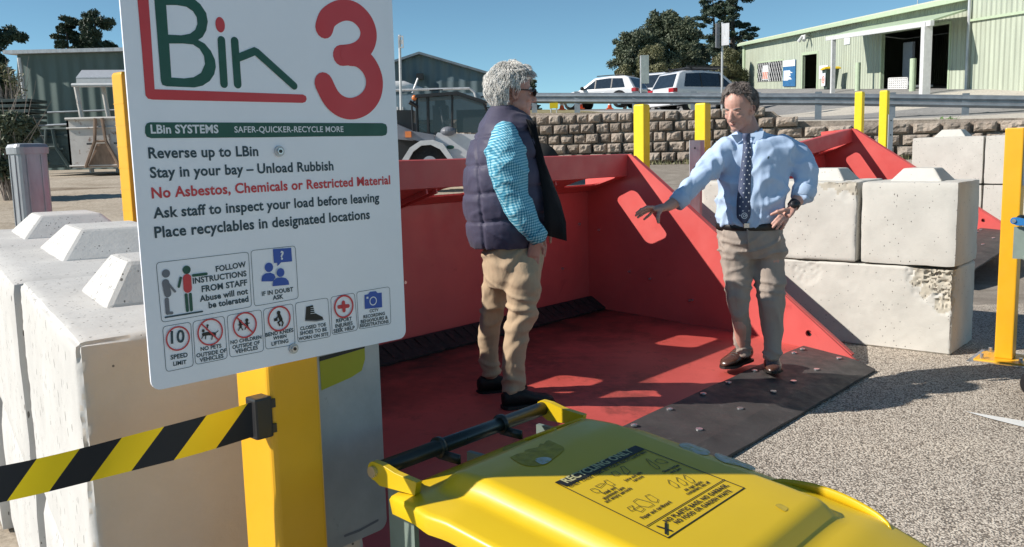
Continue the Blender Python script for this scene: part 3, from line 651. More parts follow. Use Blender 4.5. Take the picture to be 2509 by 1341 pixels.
mb=MB(); pk=Y(1028,134,46); lf=Y(760,225,46); rt=Y(1206,186,46); D2=Vector((2,18,0)); zb=zlow(0,46)-.3
def dn(p): return Vector((p.x,p.y,zb))
mb.add([dn(lf),dn(rt),rt,pk,lf],[(0,1,2,3,4)]); mb.add([dn(rt),dn(rt)+D2,rt+D2,rt],[(0,1,2,3)]); mb.add([dn(lf),lf,lf+D2,dn(lf)+D2],[(0,1,2,3)]); mb.build('wall','corr_grey',gs)
mb=MB()
for e in (lf,rt): mb.ring_loft([[pk-Vector((0,.3,0)),pk-Vector((0,.3,-.12)),e-Vector((0,.3,-.12)),e-Vector((0,.3,0))],[pk+D2,pk+D2+Z*.12,e+D2+Z*.12,e+D2]])
mb.build('roof','rail',gs)
mb=MB(); a=Y(1075,200,45.6); b=Y(1206,198,45.6); mb.add([Vector((a.x,a.y,zb)),Vector((b.x,b.y,zb)),b,a,a+Vector((0,.35,0)),b+Vector((0,.35,0))],[(0,1,2,3),(3,2,5,4)]); mb.build('lean_to','corr_grey',gs)
mb=MB(); p=Y(1029,188,45.8); mb.box(p,(.35,.3,.3)); mb.build('wall_lamp','black',gs)
# ================================================================ SKIP BINS AND CANOPY FRAME (left)
def skip_bin(name,label,px0,px1,pyt,pyb,d,mat,fm):
    t=thing(name,label,'skip bin',tuple(Y((px0+px1)/2,pyb,d)),group='skip bins in the yard')
    a=Y(px0,pyb,d); b=Y(px1,pyb,d); h=Y(px0,pyt,d).z-a.z; w=(b-a).length
    ux=Vector((1,0,0)); dp=Vector((0,2.6,0))
    mb=MB(); mb.poly([[(0,.03),(w,.03),(w,h),(0,h)]],a,ux,Z,th=.08); mb.obox(a+Z*.03,ux*.06,dp,Z*h); mb.obox(a+ux*(w-.06)+Z*.03,ux*.06,dp,Z*h); mb.obox(a+dp+Z*.03,ux*w,Vector((0,.06,0)),Z*h); mb.obox(a+Z*.06,ux*w,dp,Z*.06)
    mb.build('body',mat,t)
    mb=MB(); mb.tube([a+Z*h-Vector((0,.05,0)),a+ux*w+Z*h-Vector((0,.05,0))],[.045]*2,6)
    for k in range(2): mb.tube([a+Z*(h*.75*(k)+.1)-Vector((0,.03,0)),a+ux*w+Z*(h*.75*k+.1)-Vector((0,.03,0))],[.03]*2,6)
    mb.build('rim',mat,t)
    m1=MB(); cx=w*.53
    for s_ in(-1,1): m1.tube([a+ux*(cx+s_*.10)+Z*h-Vector((0,.1,0)),a+ux*(cx+s_*.16)+Z*h*.55-Vector((0,.12,0)),a+ux*(cx+s_*.5)+Z*.05-Vector((0,.1,0))],[.05,.05,.05],6)
    m1.tube([a+ux*(cx-.16)+Z*h*.55-Vector((0,.12,0)),a+ux*(cx+.16)+Z*h*.55-Vector((0,.12,0))],[.04]*2,6); m1.build('lifting_frame',fm,t)
    m1=MB(); m1.poly([[(cx-.14,h*.5),(cx+.14,h*.5),(cx+.46,.06),(cx-.46,.06)]],a-Vector((0,.05,0)),ux,Z,th=.02); m1.build('rear_panel','rust' if mat=='skip_white' else mat,t)
    m1=MB()
    for k in(.36,.78): m1.box(a+ux*w*k+Z*h*.5-Vector((0,.1,0)),(.16,.06,.05))
    for k in range(4): m1.box(a+ux*w*.9+Z*h*(.2+.2*k)-Vector((0,.06,0)),(w*.18,.03,.03))
    m1.build('latch',fm if mat!='skip_white' else 'black',t)
    return t
skip_bin('skip_bin','worn white steel skip bin with rust streaks below the timber shelter',173,330,292,416,26,'skip_white','rust')
skip_bin('skip_bin','dark green steel skip bin left of the white one',84,178,318,415,27,'skip_green','skip_green')
ct=thing('shelter','small open shelter with corrugated roof on pale posts above the skip bins','shelter',tuple(Y(240,420,30)))
zg=zlow(Y(240,420,30).x,30)
mb=MB(); a=Y(186,190,30); b=Y(520,186,30); c=Y(200,172,33); d=Y(520,170,33); mb.ring_loft([[a,a-Z*.05,c-Z*.05,c],[b,b-Z*.05,d-Z*.05,d]]); mb.build('roof','zinc',ct)
mb=MB(); mb.obox(a-Z*.32,b-a,Vector((0,.1,0)),Z*.28); mb.tube([Y(176,209,29.7),Y(520,206,29.7)],[.06]*2,8); mb.build('beam','steel_white',ct)
for px,dd in((186,30),(252,30.4),(330,30)):
    p=Y(px,212,dd); mb=MB(); mb.tube([p,Vector((p.x+.3,p.y,zg-.1))],[.08,.08],8); mb.build('post','skip_white',ct)
# ================================================================ PLANTS AND TREES
def tree(name,label,cat,base,h,cw,leaf,seed,kind='gum',trunk=.16,n=9000,ls=.10,group=None):
    t=thing(name,label,cat,tuple(base),group=group); rnd=random.Random(seed); mb=MB(); lb=MB(); base=Vector(base)
    tips=[]
    lean=Vector((rnd.uniform(-.06,.06),rnd.uniform(-.05,.05),1))
    tp=[base+Vector((lean.x*h*k+rnd.uniform(-.01,.01)*h,lean.y*h*k,h*k*.97)) for k in(0,.25,.5,.75,1)]
    mb.tube(tp,[trunk,trunk*.8,trunk*.6,trunk*.38,trunk*.12],7)
    nb=42 if kind=='pine' else 34
    for i in range(nb):
        k=(.25 if kind=='pine' else .18)+(.75 if kind=='pine' else .78)*i/nb
        seg=min(3,int(k*4)); p=tp[seg].lerp(tp[seg+1],k*4-seg)
        a=rnd.random()*6.283; 
        if kind=='pine': r=cw*(1.12-k)**.45*(.45+.65*rnd.random()); up=-.02+.28*rnd.random()
        else: r=cw*math.sin(math.pi*min(1,k*.85+.12))**.6*(.55+.6*rnd.random()); up=.35+.3*rnd.random()
        e=p+Vector((math.cos(a)*r,math.sin(a)*r,r*up)); mid=p.lerp(e,.5)+Z*r*.08
        mb.tube([p,mid,e],[trunk*.3*(1.1-k),trunk*.2*(1.1-k),.02],5)
        for q in range(4 if kind=='pine' else 6):
            f=.40+.62*(q+rnd.random())/(4 if kind=='pine' else 6); c=p.lerp(e,min(1.05,f))+Vector((rnd.gauss(0,1),rnd.gauss(0,1),rnd.gauss(0,.6)))*cw*(.13 if kind!='pine' else .06)
            tips.append((c,cw*(.13+.13*rnd.random()) if kind!='pine' else cw*(.09+.10*rnd.random())))
    tips.append((tp[4],cw*.22))
    n=int(n*2.1); ls*=.66
    per=max(6,int(n/len(tips)))
    for c,r in tips: leaf_blob(lb,c,(r,r,r*(.45 if kind=='pine' else .75)),per,ls,rnd,1)
    mb.build('trunk','bark',t,smooth=True); lb.build('crown',leaf,t,recalc=False); return t
def treepx(name,label,px,pyb,pyt,hw,d,leaf,seed,kind='gum',z0=None,**k):
    b=Y(px,pyb,d); top=Y(px,pyt,d); zb=z0 if z0 is not None else b.z
    b=Vector((b.x,b.y,zb)); return tree(name,label,'tree',b,top.z-zb,hw*d/FPX,leaf,seed,kind,**k)
zf=zup(20,70)-1
treepx('gum_tree','dense grey green gum tree rising behind the parked cars',1655,215,28,75,68,'leaf_mid',1,n=26000,ls=.16,trunk=.35,z0=4.0,group='trees behind the car park')
treepx('gum_tree','lower broad gum tree left of the tallest gum behind the cars',1560,215,78,62,66,'leaf_mid',2,n=17000,ls=.15,trunk=.28,z0=4.0,group='trees behind the car park')
treepx('pine_tree','tall open pine tree with bare double trunk left of the green shed',1800,215,-45,88,74,'leaf_dark',4,'pine',n=13000,ls=.15,trunk=.36,z0=4.5,group='trees behind the car park')
treepx('pine_tree','second thin pine standing close behind the tall open pine',1745,215,-15,70,80,'leaf_dark',5,'pine',n=8000,ls=.15,trunk=.26,z0=4.5,group='trees behind the car park')
treepx('gum_tree','small dark gum tree between the grey gum and the pines',1705,215,95,42,72,'leaf_mid',8,n=9000,ls=.15,trunk=.2,z0=4.5,group='trees behind the car park')
for px,pt,hw,sd,lab in((1608,108,52,21,'olive green bush behind the middle parked car'),(1785,118,50,22,'olive green bush beside the end of the green shed'),(1530,160,34,23,'low olive bush at the left end of the tree group')):
    b=Y(px,215,60); tp=Y(px,pt,60); t=thing('bush',lab,'bush',(b.x,60,4.2),group='olive bushes behind the car park'); rnd=random.Random(sd); mb=MB()
    r=hw*60/FPX
    for k in range(26):
        c=Vector((b.x+rnd.uniform(-.75,.75)*r,60+rnd.uniform(-1,1),0)); c.z=4.2+(tp.z-4.2)*(.15+.78*rnd.random()*math.sqrt(max(.05,1-((c.x-b.x)/r)**2))); leaf_blob(mb,c,(r*.34,r*.34,r*.34),520,.085,rnd,1)
    mb.build('foliage','leaf_olive',t,recalc=False); mb=MB()
    for k in range(5): mb.tube([Vector((b.x,60,4.1)),Vector((b.x+rnd.uniform(-.6,.6)*r,60,4.2+(tp.z-4.2)*.7))],[.08,.03],5)
    mb.build('stem','bark',t)
treepx('pine_tree','large dark tree cut by the left edge of the frame',-14,330,26,84,44,'leaf_dark',9,'gum',n=26000,ls=.14,trunk=.3,z0=1.2,group='trees behind the dark shed')
treepx('pine_tree','pine behind the dark shed with slanting conical crown',182,330,34,64,62,'leaf_dark',10,'pine',n=24000,ls=.15,trunk=.25,z0=1.6,group='trees behind the dark shed')
treepx('pine_tree','round topped pine beside the sign behind the dark shed',256,330,20,60,62,'leaf_dark',12,'gum',n=20000,ls=.15,trunk=.28,z0=1.6,group='trees behind the dark shed')
treepx('gum_tree','small dark tree showing just behind the grey haired man',1296,300,190,26,60,'leaf_mid',13,n=5000,ls=.14,trunk=.15,z0=3.0)
def shrub(label,px,py,d,r,n,leaf,sd,twigs=60,name='shrub'):
    c=Y(px,py,d); zb=zlow(c.x,c.y); t=thing(name,label,'shrub',(c.x,c.y,zb)); rnd=random.Random(sd); mb=MB()
    for k in range(12): leaf_blob(mb,Vector((c.x+rnd.uniform(-.6,.6)*r,c.y+rnd.uniform(-.4,.4)*r,zb+(c.z-zb)*(.3+.8*rnd.random()))),(r*.4,r*.4,r*.35),n//12,.06,rnd,1)
    mb.build('foliage',leaf,t,recalc=False); mb=MB()
    for k in range(twigs):
        a=rnd.uniform(-1,1); e=Vector((c.x+a*r*1.1,c.y+rnd.uniform(-.6,.2)*r,c.z+r*rnd.uniform(-.3,.75))); mb.tube([Vector((c.x+a*.2,c.y,zb)),Vector((c.x,c.y,zb)).lerp(e,.5)+Vector((rnd.gauss(0,.2),0,.1)),e+Vector((rnd.gauss(0,.25),0,rnd.gauss(0,.15)))],[.018,.010,.004],4)
    mb.build('stem','twig',t); return t
shrub('tangled dark shrub with pale twigs at the left edge',15,300,19,.75,9000,'leaf_mid',31,34)
shrub('dry pale twiggy shrub in front of the shed corner',20,195,30,.8,900,'leaf_olive',32,60)
# stacked green pipes / boxes at far left
pg=thing('pallet_stack','stack of dark green panels beside the shed at the left edge','stack',tuple(Y(30,300,30)))
for k in range(5):
    mb=MB(); p=Y(20,250+k*13,30); mb.box(p,(2.0,1.2,.1)); bevel(mb.build('panel','skip_green',pg),.01,1)
# ================================================================ FAR SIGNS, CONES, VEHICLES
sp=thing('post_sign','grey back of a rectangular sign on a tall pole behind the guard rail','sign',tuple(Y(1769,270,29)))
p=Y(1769,200,29); mb=MB(); mb.tube([Vector((p.x,p.y,zup(p.x,p.y)-.1)),Vector((p.x,p.y,Y(1769,55,29).z))],[.035]*2,8); mb.build('pole','zinc',sp)
a=Y(1753,117,28.9); b=Y(1766,57,28.9); mb=MB(); mb.obox(a,Vector((b.x-a.x,.2,0)),Vector((.02,-.02,0)),Z*(b.z-a.z)); mb.build('panel','loader_grey',sp)
a=Y(1768,112,28.9); b=Y(1784,58,28.9); mb=MB(); mb.obox(a,Vector((b.x-a.x,-.15,0)),Vector((0,.02,0)),Z*(b.z-a.z)); mb.build('panel','zinc',sp)
sp=thing('post_sign','tall narrow weathered white sign on a pole between the parked cars','sign',tuple(Y(1576,270,29)))
a=Y(1572,205,29); b=Y(1590,135,29); mb=MB(); mb.obox(a,Vector((b.x-a.x,0,0)),Vector((0,.03,0)),Z*(b.z-a.z)); 
M['sign_pale']=pm('weathered_pale_sign',(.42,.47,.44),.5,var=.3,vs=3); mb.build('panel','sign_pale',sp)
mb=MB(); p=Y(1571,200,29); mb.tube([Vector((p.x,p.y+.04,zup(p.x,p.y)-.1)),Vector((p.x,p.y+.04,Y(1571,136,29).z))],[.03]*2,8); mb.build('pole','zinc',sp)
sp=thing('post_sign','small white sign high on a thin pole right of the big sign','sign',tuple(Y(981,330,24)))
mb=MB(); mb.tube([Y(984,340,24),Y(979,86,24)],[.035]*2,8); mb.build('pole','steel_white',sp)
a=Y(976,118,23.9); b=Y(988,88,23.9); mb=MB(); mb.poly([[(0,0),(b.x-a.x,0),(b.x-a.x,b.z-a.z),(0,b.z-a.z)],[(.03,.03),(b.x-a.x-.03,.03),(b.x-a.x-.03,b.z-a.z-.03),(.03,b.z-a.z-.03)]],a,Vector((1,0,0)),Z,th=.03); mb.poly([[(.03,.1),(b.x-a.x-.03,.1),(b.x-a.x-.03,b.z-a.z-.1),(.03,b.z-a.z-.1)]],a+Vector((0,.01,0)),Vector((1,0,0)),Z,th=.01); mb.build('panel','steel_white',sp)
def cone(px,py,d,h=.5,label=''):
    p=Y(px,py,d); mb=MB(); mb.sm=True; t=thing('traffic_cone',label,'cone',tuple(p),group='traffic cones behind the guard rail')
    mb.cyl(p+Z*.02,p+Z*h,.3*h,.07*h,14); mb.build('cone_body','cone',t); mb=MB(); mb.box(p+Z*.015,(.8*h,.8*h,.03)); mb.build('base','cone',t); mb=MB(); mb.cyl(p+Z*h*.5,p+Z*h*.72,.2*h,.155*h,14); mb.build('band','ink_white',t)
cone(1377,270,27.5,.28,'orange cone left of the first guard rail post'); cone(1422,268,27.5,.3,'orange cone beside the first guard rail post'); cone(1494,268,27.5,.26,'orange cone under the left parked car'); cone(1563,258,27,.32,'orange cone behind the second guard rail post')
# ---------------- cars
def car(label,P,heading,Lc,Wc,Hc,suv=True,rack=False,plate=True,glass='glass'):
    """x forward in car space; origin on ground at centre; heading = direction of travel"""
    t=thing('parked_car',label,'car',P,heading,'white cars parked behind the guard rail')
    hl=Lc/2; hw=Wc/2; top=Hc; belt=Hc*.58; sill=.32
    side=[(-hl+.05,sill),(-hl-.02,sill+.25),(-hl+.02,belt-.02),(-hl+.10,belt+.02),(-hl+.42,top-.10),(-hl+.62,top-.02),(-hl+Lc*.33,top),(-hl+Lc*.52,top-.05),(-hl+Lc*.70,belt+.04),(-hl+Lc*.80,belt-.03),(hl-.25,belt-.16),(hl-.02,belt-.34),(hl,sill+.15),(hl-.08,sill)]
    def hwid(z): return hw if z<=belt else hw-(z-belt)/(top-belt)*.20
    pts=[]; 
    # resample outline into rings across width
    ys=[-1,-.93,-.5,0,.5,.93,1]; mb=MB(); mb.sm=True
    wr=.36; wx=[-hl+Lc*.20,hl-Lc*.19]
    def und(): # underside with wheel arches, from front to back
        u=[(hl-.08,sill)]
        for cx in reversed(wx):
            for k in range(9):
                a=math.pi*k/8; u.append((cx+(wr+.07)*math.cos(a),max(sill,.36+(wr+.07)*math.sin(a))))
        u.append((-hl+.05,sill)); return u
    loop=side[:-1]+und()[:-1]
    n=len(loop); rings=[]
    for yy in ys:
        r=[]
        for x,z in loop:
            w_=hwid(z); k=.02 if abs(yy)==1 else 0
            cx=0; r.append(Vector((x*(1-.012*(abs(yy)==1)),yy*w_,z-(k if z>belt else 0))))
        rings.append(r)
    # skin between rings, sides by tessellation
    vs=[p for r in rings for p in r]; fs=[(i*n+j,i*n+(j+1)%n,(i+1)*n+(j+1)%n,(i+1)*n+j) for i in range(len(ys)-1) for j in range(n)]
    tr=tessellate_polygon([[Vector((x,z,0)) for x,z in loop]]); fs+=[tuple(a) for a in tr]+[tuple((len(ys)-1)*n+i for i in a) for a in tr]
    mb.add(vs,fs); ob=mb.build('body','car_white',t,world=False,smooth=False)
    bevel(ob,.035,2,35)
    for p in ob.data.polygons: p.use_smooth=True
    # glass
    for s_ in(-1,1):
        mb=MB(); g=[(-hl+.55,belt+.06),(-hl+.72,top-.14),(-hl+Lc*.34,top-.10),(-hl+Lc*.50,top-.14),(-hl+Lc*.64,belt+.06)]
        q=[Vector((x,s_*(hwid(z)+.006),z)) for x,z in g]; mb.add(q,[tuple(range(5))]); mb.build('side_window',glass,t,world=False)
        for k in(.30,.50):
          mb=MB(); x=-hl+Lc*k; mb.add([Vector((x-.03,s_*(hwid(z)+.010),z)) for z in(belt+.05,)]+[Vector((x+.03,s_*(hwid(belt+.05)+.010),belt+.05)),Vector((x+.03,s_*(hwid(top-.12)+.010),top-.12)),Vector((x-.03,s_*(hwid(top-.12)+.010),top-.12))],[(0,1,2,3)])
          mb.build('window_pillar','black',t,world=False)
        mb=MB(); mb.ell((-hl+Lc*.645,s_*(hw+.10),belt+.10),(.09,.12,.09)); mb.build('mirror','black',t,world=False)
        mb=MB(); mb.box((-hl+.10,s_*(hw-.16),belt-.08),(.22,.36,.17)); bevel(mb.build('tail_lamp','lamp_red',t,world=False),.03,2)
        mb=MB()
        for k in(.40,.60): mb.box((-hl+Lc*k,s_*(hw+.012),belt-.14),(.2,.03,.03))
        mb.build('door_handle','car_white',t,world=False)
        for cx in wx:
            wl=MB(); wl.sm=True; wl.cyl((cx,s_*(hw-.24),.36),(cx,s_*(hw-.02),.36),wr,n=24); ww=wl.build('wheel','tyre',t,world=False); wl=MB(); wl.cyl((cx,s_*(hw-.03),.36),(cx,s_*(hw-.01),.36),.22,n=18); wl.build('rim','chrome',ww,world=False)
    mb=MB(); x0,x1=-hl+.10,-hl+.42; f=.18
    for dd in(0,): 
        za,zb=belt+.05,top-.14; xa=-hl+.10+(.32*(za-belt-.02)/(top-.12-belt)); xb=-hl+.10+(.32*(zb-belt-.02)/(top-.12-belt))
        mb.add([(xa-.012,-(hwid(za)-.16),za),(xa-.012,hwid(za)-.16,za),(xb-.012,hwid(zb)-.14,zb),(xb-.012,-(hwid(zb)-.14),zb)],[(0,1,2,3)])
    mb.build('rear_window','glass',t,world=False)
    mb=MB(); za,zb=belt+.07,top-.10; xa=-hl+Lc*.70-.03;xb=-hl+Lc*.52+.05; mb.add([(xa+.03,-(hwid(za)-.1),za),(xa+.03,hwid(za)-.1,za),(xb+.03,hwid(zb)-.1,zb),(xb+.03,-(hwid(zb)-.1),zb)],[(0,1,2,3)]); mb.build('windscreen',glass,t,world=False)
    mb=MB(); mb.box((-hl-.01,0,belt-.20),(.05,Wc*.62,.05)); mb.build('chrome_strip','black',t,world=False)
    if plate: mb=MB(); mb.box((-hl-.03,0,belt-.36),(.03,.38,.14)); mb.build('number_plate','plate',t,world=False)
    mb=MB(); mb.box((-hl-.02,0,sill+.12),(.16,Wc*.92,.20)); bevel(mb.build('bumper','car_white',t,world=False),.04,2)
    mb=MB(); 
    for s_ in(-1,1): mb.tube([(-hl+.7,s_*(hw-.26),top+.04),(-hl+Lc*.5,s_*(hw-.26),top+.03)],[.025]*2,6)
    if rack:
        for k in range(6): mb.box((-hl+1.0+k*.34,0,top+.13),(.07,Wc*.72,.035))
        for s_ in(-1,1): mb.box((-hl+1.85,s_*Wc*.36,top+.15),(2.0,.06,.07))
        for s_ in(-1,1):
            for x in(-hl+1.1,-hl+2.6): mb.box((x,s_*Wc*.34,top+.06),(.06,.06,.14))
    mb.build('roof_rack','black',t,world=False)
    return t
def carpos(px,d): p=Y(px,300,d); return (p.x,d,zup(p.x,d))
car('white four wheel drive with black roof rack parked nearest the green shed',carpos(1733,38),R_(24),4.75,1.85,1.76,rack=True)
car('white hatchback with tinted rear window parked at the left end of the row',carpos(1478,42),R_(148),4.1,1.72,1.46)
car('white van-like wagon mostly hidden behind the larger four wheel drive',carpos(1650,46),R_(52),4.7,1.9,1.95,plate=False)
# far wheelie bin by the shed door
def far_bin():
    t=thing('wheelie_bin','small dark wheelie bin with yellow lid and white sticker by the shed door','bin',(0,0,0))
    p=foff(2034,221,.7); t.location=p; s=.98
    mb=MB(); f=lambda w,d,z:[p+Uh*x*w/2+FN*y*d/2+Z*z for x,y in((-1,-1),(1,-1),(1,1),(-1,1))]
    mb.ring_loft([f(.46*s,.45*s,.05),f(.60*s,.62*s,.98*s)]); mb.build('body','bin_green',t)
    mb=MB(); mb.ring_loft([f(.72*s,.76*s,.97*s),f(.72*s,.76*s,1.02*s),f(.55*s,.6*s,1.09*s)]); mb.build('lid','yellow_lid',t)
    mb=MB(); mb.poly([[(-.24*s,.2*s),(.24*s,.2*s),(.27*s,.8*s),(-.27*s,.8*s)]],p+FN*.34*s,Uh,Z,th=.015,nrm=FN); mb.build('sticker','ink_white',t)
    mb=MB(); mb.poly([circ(0,.5*s,.19*s),circ(0,.5*s,.12*s)],p+FN*(.34*s+.008),Uh,Z,th=.005,nrm=FN); mb.poly([circ(0,.5*s,.07*s)],p+FN*(.34*s+.008),Uh,Z,th=.005,nrm=FN); mb.build('emblem','salmon',t)
far_bin()
# ---------------- loader
ld=thing('loader','compact white wheel loader with glazed cab and amber beacon behind the red bucket','loader',tuple(Y(1100,420,19)))
D0=18.8
def L3(px,py,dd=0): return Y(px,py,D0+dd)
mb=MB()
def pbox(mb,px0,py0,px1,py1,d0,d1,mat=None):
    a=L3(px0,py1,d0); b=L3(px1,py0,d0); mb.obox(a,Vector((b.x-a.x,0,0)),Vector((0,d1-d0,0)),Z*(b.z-a.z))
def ppoly(mb,pts,d,th):
    q=[L3(x,y,d) for x,y in pts]; o=q[0]; mb.poly([[(p.x-o.x,p.z-o.z) for p in q]],o,Vector((1,0,0)),Z,th=th)
ppoly(mb,[(1072,325),(1180,330),(1300,340),(1330,395),(1330,440),(1100,440),(1088,392),(1062,340)],0,1.2); mb.build('bonnet','loader_white',ld)
mb=MB(); ppoly(mb,[(990,318),(1062,330),(1068,352),(1040,350),(985,335)],-.1,1.3); ppoly(mb,[(960,300),(1012,322),(1012,345),(960,340)],.1,1.0); mb.build('chassis','loader_grey',ld)
mb=MB(); ppoly(mb,[(955,270),(1012,270),(1012,300),(1080,350),(1080,440),(955,440)],.9,.6); mb.build('engine_bay','black',ld)
mb=MB()  # fender arc
arc=[(985,392),(1004,362),(1030,345),(1060,343),(1085,352),(1112,392),(1098,392),(1078,366),(1055,355),(1032,357),(1012,372),(1001,392)]
ppoly(mb,arc,-.35,.5); mb.build('mudguard','steel_white',ld)
for px in (1053,1322):
    c=L3(px,400,-.25); mb=MB(); mb.sm=True; mb.cyl(c,c+Vector((0,.35,0)),.42,n=28); w_=mb.build('wheel','tyre',ld); mb=MB(); mb.cyl(c-Vector((0,.02,0)),c+Vector((0,.05,0)),.15,n=20); mb.build('rim','loader_white',w_)
mb=MB(); pr=.022
fr_=[(1023,325),(1020,236),(1120,228),(1185,250),(1212,325)]
for dd in(-.0,1.15):
    for i in range(len(fr_)-1): mb.tube([L3(*fr_[i],dd),L3(*fr_[i+1],dd)],[.03]*2,6)
    mb.tube([L3(1050,330,dd),L3(1048,235,dd)],[.03]*2,6); mb.tube([L3(1108,330,dd),L3(1108,232,dd)],[.022]*2,6)
for p_ in fr_[1:]: mb.tube([L3(*p_,0),L3(*p_,1.15)],[.03]*2,6)
mb.build('cab_frame','black',ld)
mb=MB(); ppoly(mb,[(1016,240),(1020,232),(1120,224),(1190,247),(1188,254),(1120,232)],-.1,1.4); mb.build('cab_roof','black',ld)
mb=MB(); a=[L3(*p_,.02) for p_ in fr_]; mb.add(a,[tuple(range(len(a)))]); mb.build('cab_window','cab_glass',ld)
mb=MB(); pbox(mb,1062,258,1096,326,.35,.8); pbox(mb,1066,246,1090,262,.4,.7); mb.build('seat','black',ld)
mb=MB(); pbox(mb,1120,268,1200,325,.7,1.1); mb.build('rear_panel','dark_in',ld)
mb=MB(); mb.tube([L3(1090,326,.1),L3(1078,262,.2)],[.02]*2,6); mb.build('lever','zinc',ld)
mb=MB(); mb.sm=True; mb.ell(L3(1015,240,-.05),(.055,.055,.06)); mb.build('beacon','lamp_amber',ld)
mb=MB(); pbox(mb,993,322,1007,337,-.2,-.1); mb.build('side_lamp','lamp_amber',ld)
mb=MB(); mb.tube([L3(1012,325,-.05),L3(1009,262,-.05),L3(1015,246,-.05)],[.02]*3,6); mb.tube([L3(1022,262,-.05),L3(1003,250,-.1)],[.04,.05],6); mb.build('mirror_arm','black',ld)
mb=MB(); mb.ell(L3(1098,322,-.1),(.16,.16,.10)); mb.build('air_filter','loader_grey',ld)
mb=MB()
for k in range(6): mb.tube([L3(1178+k*6,238+k*13,-.05),L3(1200+k*5,236+k*15,.0)],[.015]*2,5)
for k in range(2): mb.tube([L3(1058+k*18,232,0),L3(1058+k*18,222,0)],[.012]*2,5)
mb.tube([L3(1052,222,0),L3(1085,220,0)],[.012]*2,5); mb.build('roof_bar','black',ld)
mb=MB(); c=L3(1103,361,-.03); mb.poly([circ(0,0,.085,24,.042)],c,Vector((1,0,0)),Z,th=.01); bq=mb.build('badge','ink_green',ld)
# truck body behind loader
tk=thing('truck_tray','grey blue truck tray with rolled tarp and rail behind the loader','truck',tuple(Y(1080,420,26)))
def T3(px,py,dd=0): return Y(px,py,26+dd)
def tbox(mb,x0,y0,x1,y1,d0,d1):
    a=T3(x0,y1,d0); b=T3(x1,y0,d0); mb.obox(a,Vector((b.x-a.x,0,0)),Vector((0,d1-d0,0)),Z*(b.z-a.z))
mb=MB(); tbox(mb,800,226,1206,300,0,2.4); mb.build('tray','tray',tk)
mb=MB(); mb.tube([T3(800,226),T3(1150,217),T3(1162,226),T3(1166,240)],[.04]*4,6); mb.tube([T3(1010,228),T3(1024,192)],[.03]*2,6); mb.build('rail','zinc',tk)
mb=MB(); mb.sm=True; a=T3(820,214,.6); mb.tube([a,T3(990,212,.6),T3(1035,219,.6)],[.16,.16,.04],12); mb.build('tarp','steel_white',tk)
mb=MB(); c=T3(1000,330,-.1)
for px in(930,1160):
    mb.cyl(T3(px,395,0),T3(px,395,.4),.5,n=24)
mb.build('wheel','tyre',tk)
mb=MB(); tbox(mb,960,262,1200,300,.1,2.2); mb.build('chassis','dark_in',tk)
mb=MB()
for k in range(2): tbox(mb,972+k*12,262,975+k*12,296,-.1,0)
mb.build('support','steel_white',tk)
# far yellow sign and dry mound are left as bushes
yb=thing('barrier_board','small yellow board behind the guard rail beside the grey haired man','board',tuple(Y(1357,268,27.2)))
mb=MB(); a=Y(1347,266,27.2); b=Y(1367,252,27.2); mb.obox(a,Vector((b.x-a.x,0,0)),Vector((0,.04,0)),Z*(b.z-a.z)); mb.build('panel','yellow_sleeve',yb); mb=MB(); 
for px in(1350,1364): p=Y(px,266,27.22); mb.tube([Vector((p.x,p.y,p.z-.15)),p],[.02]*2,5)
mb.build('leg','zinc',yb)
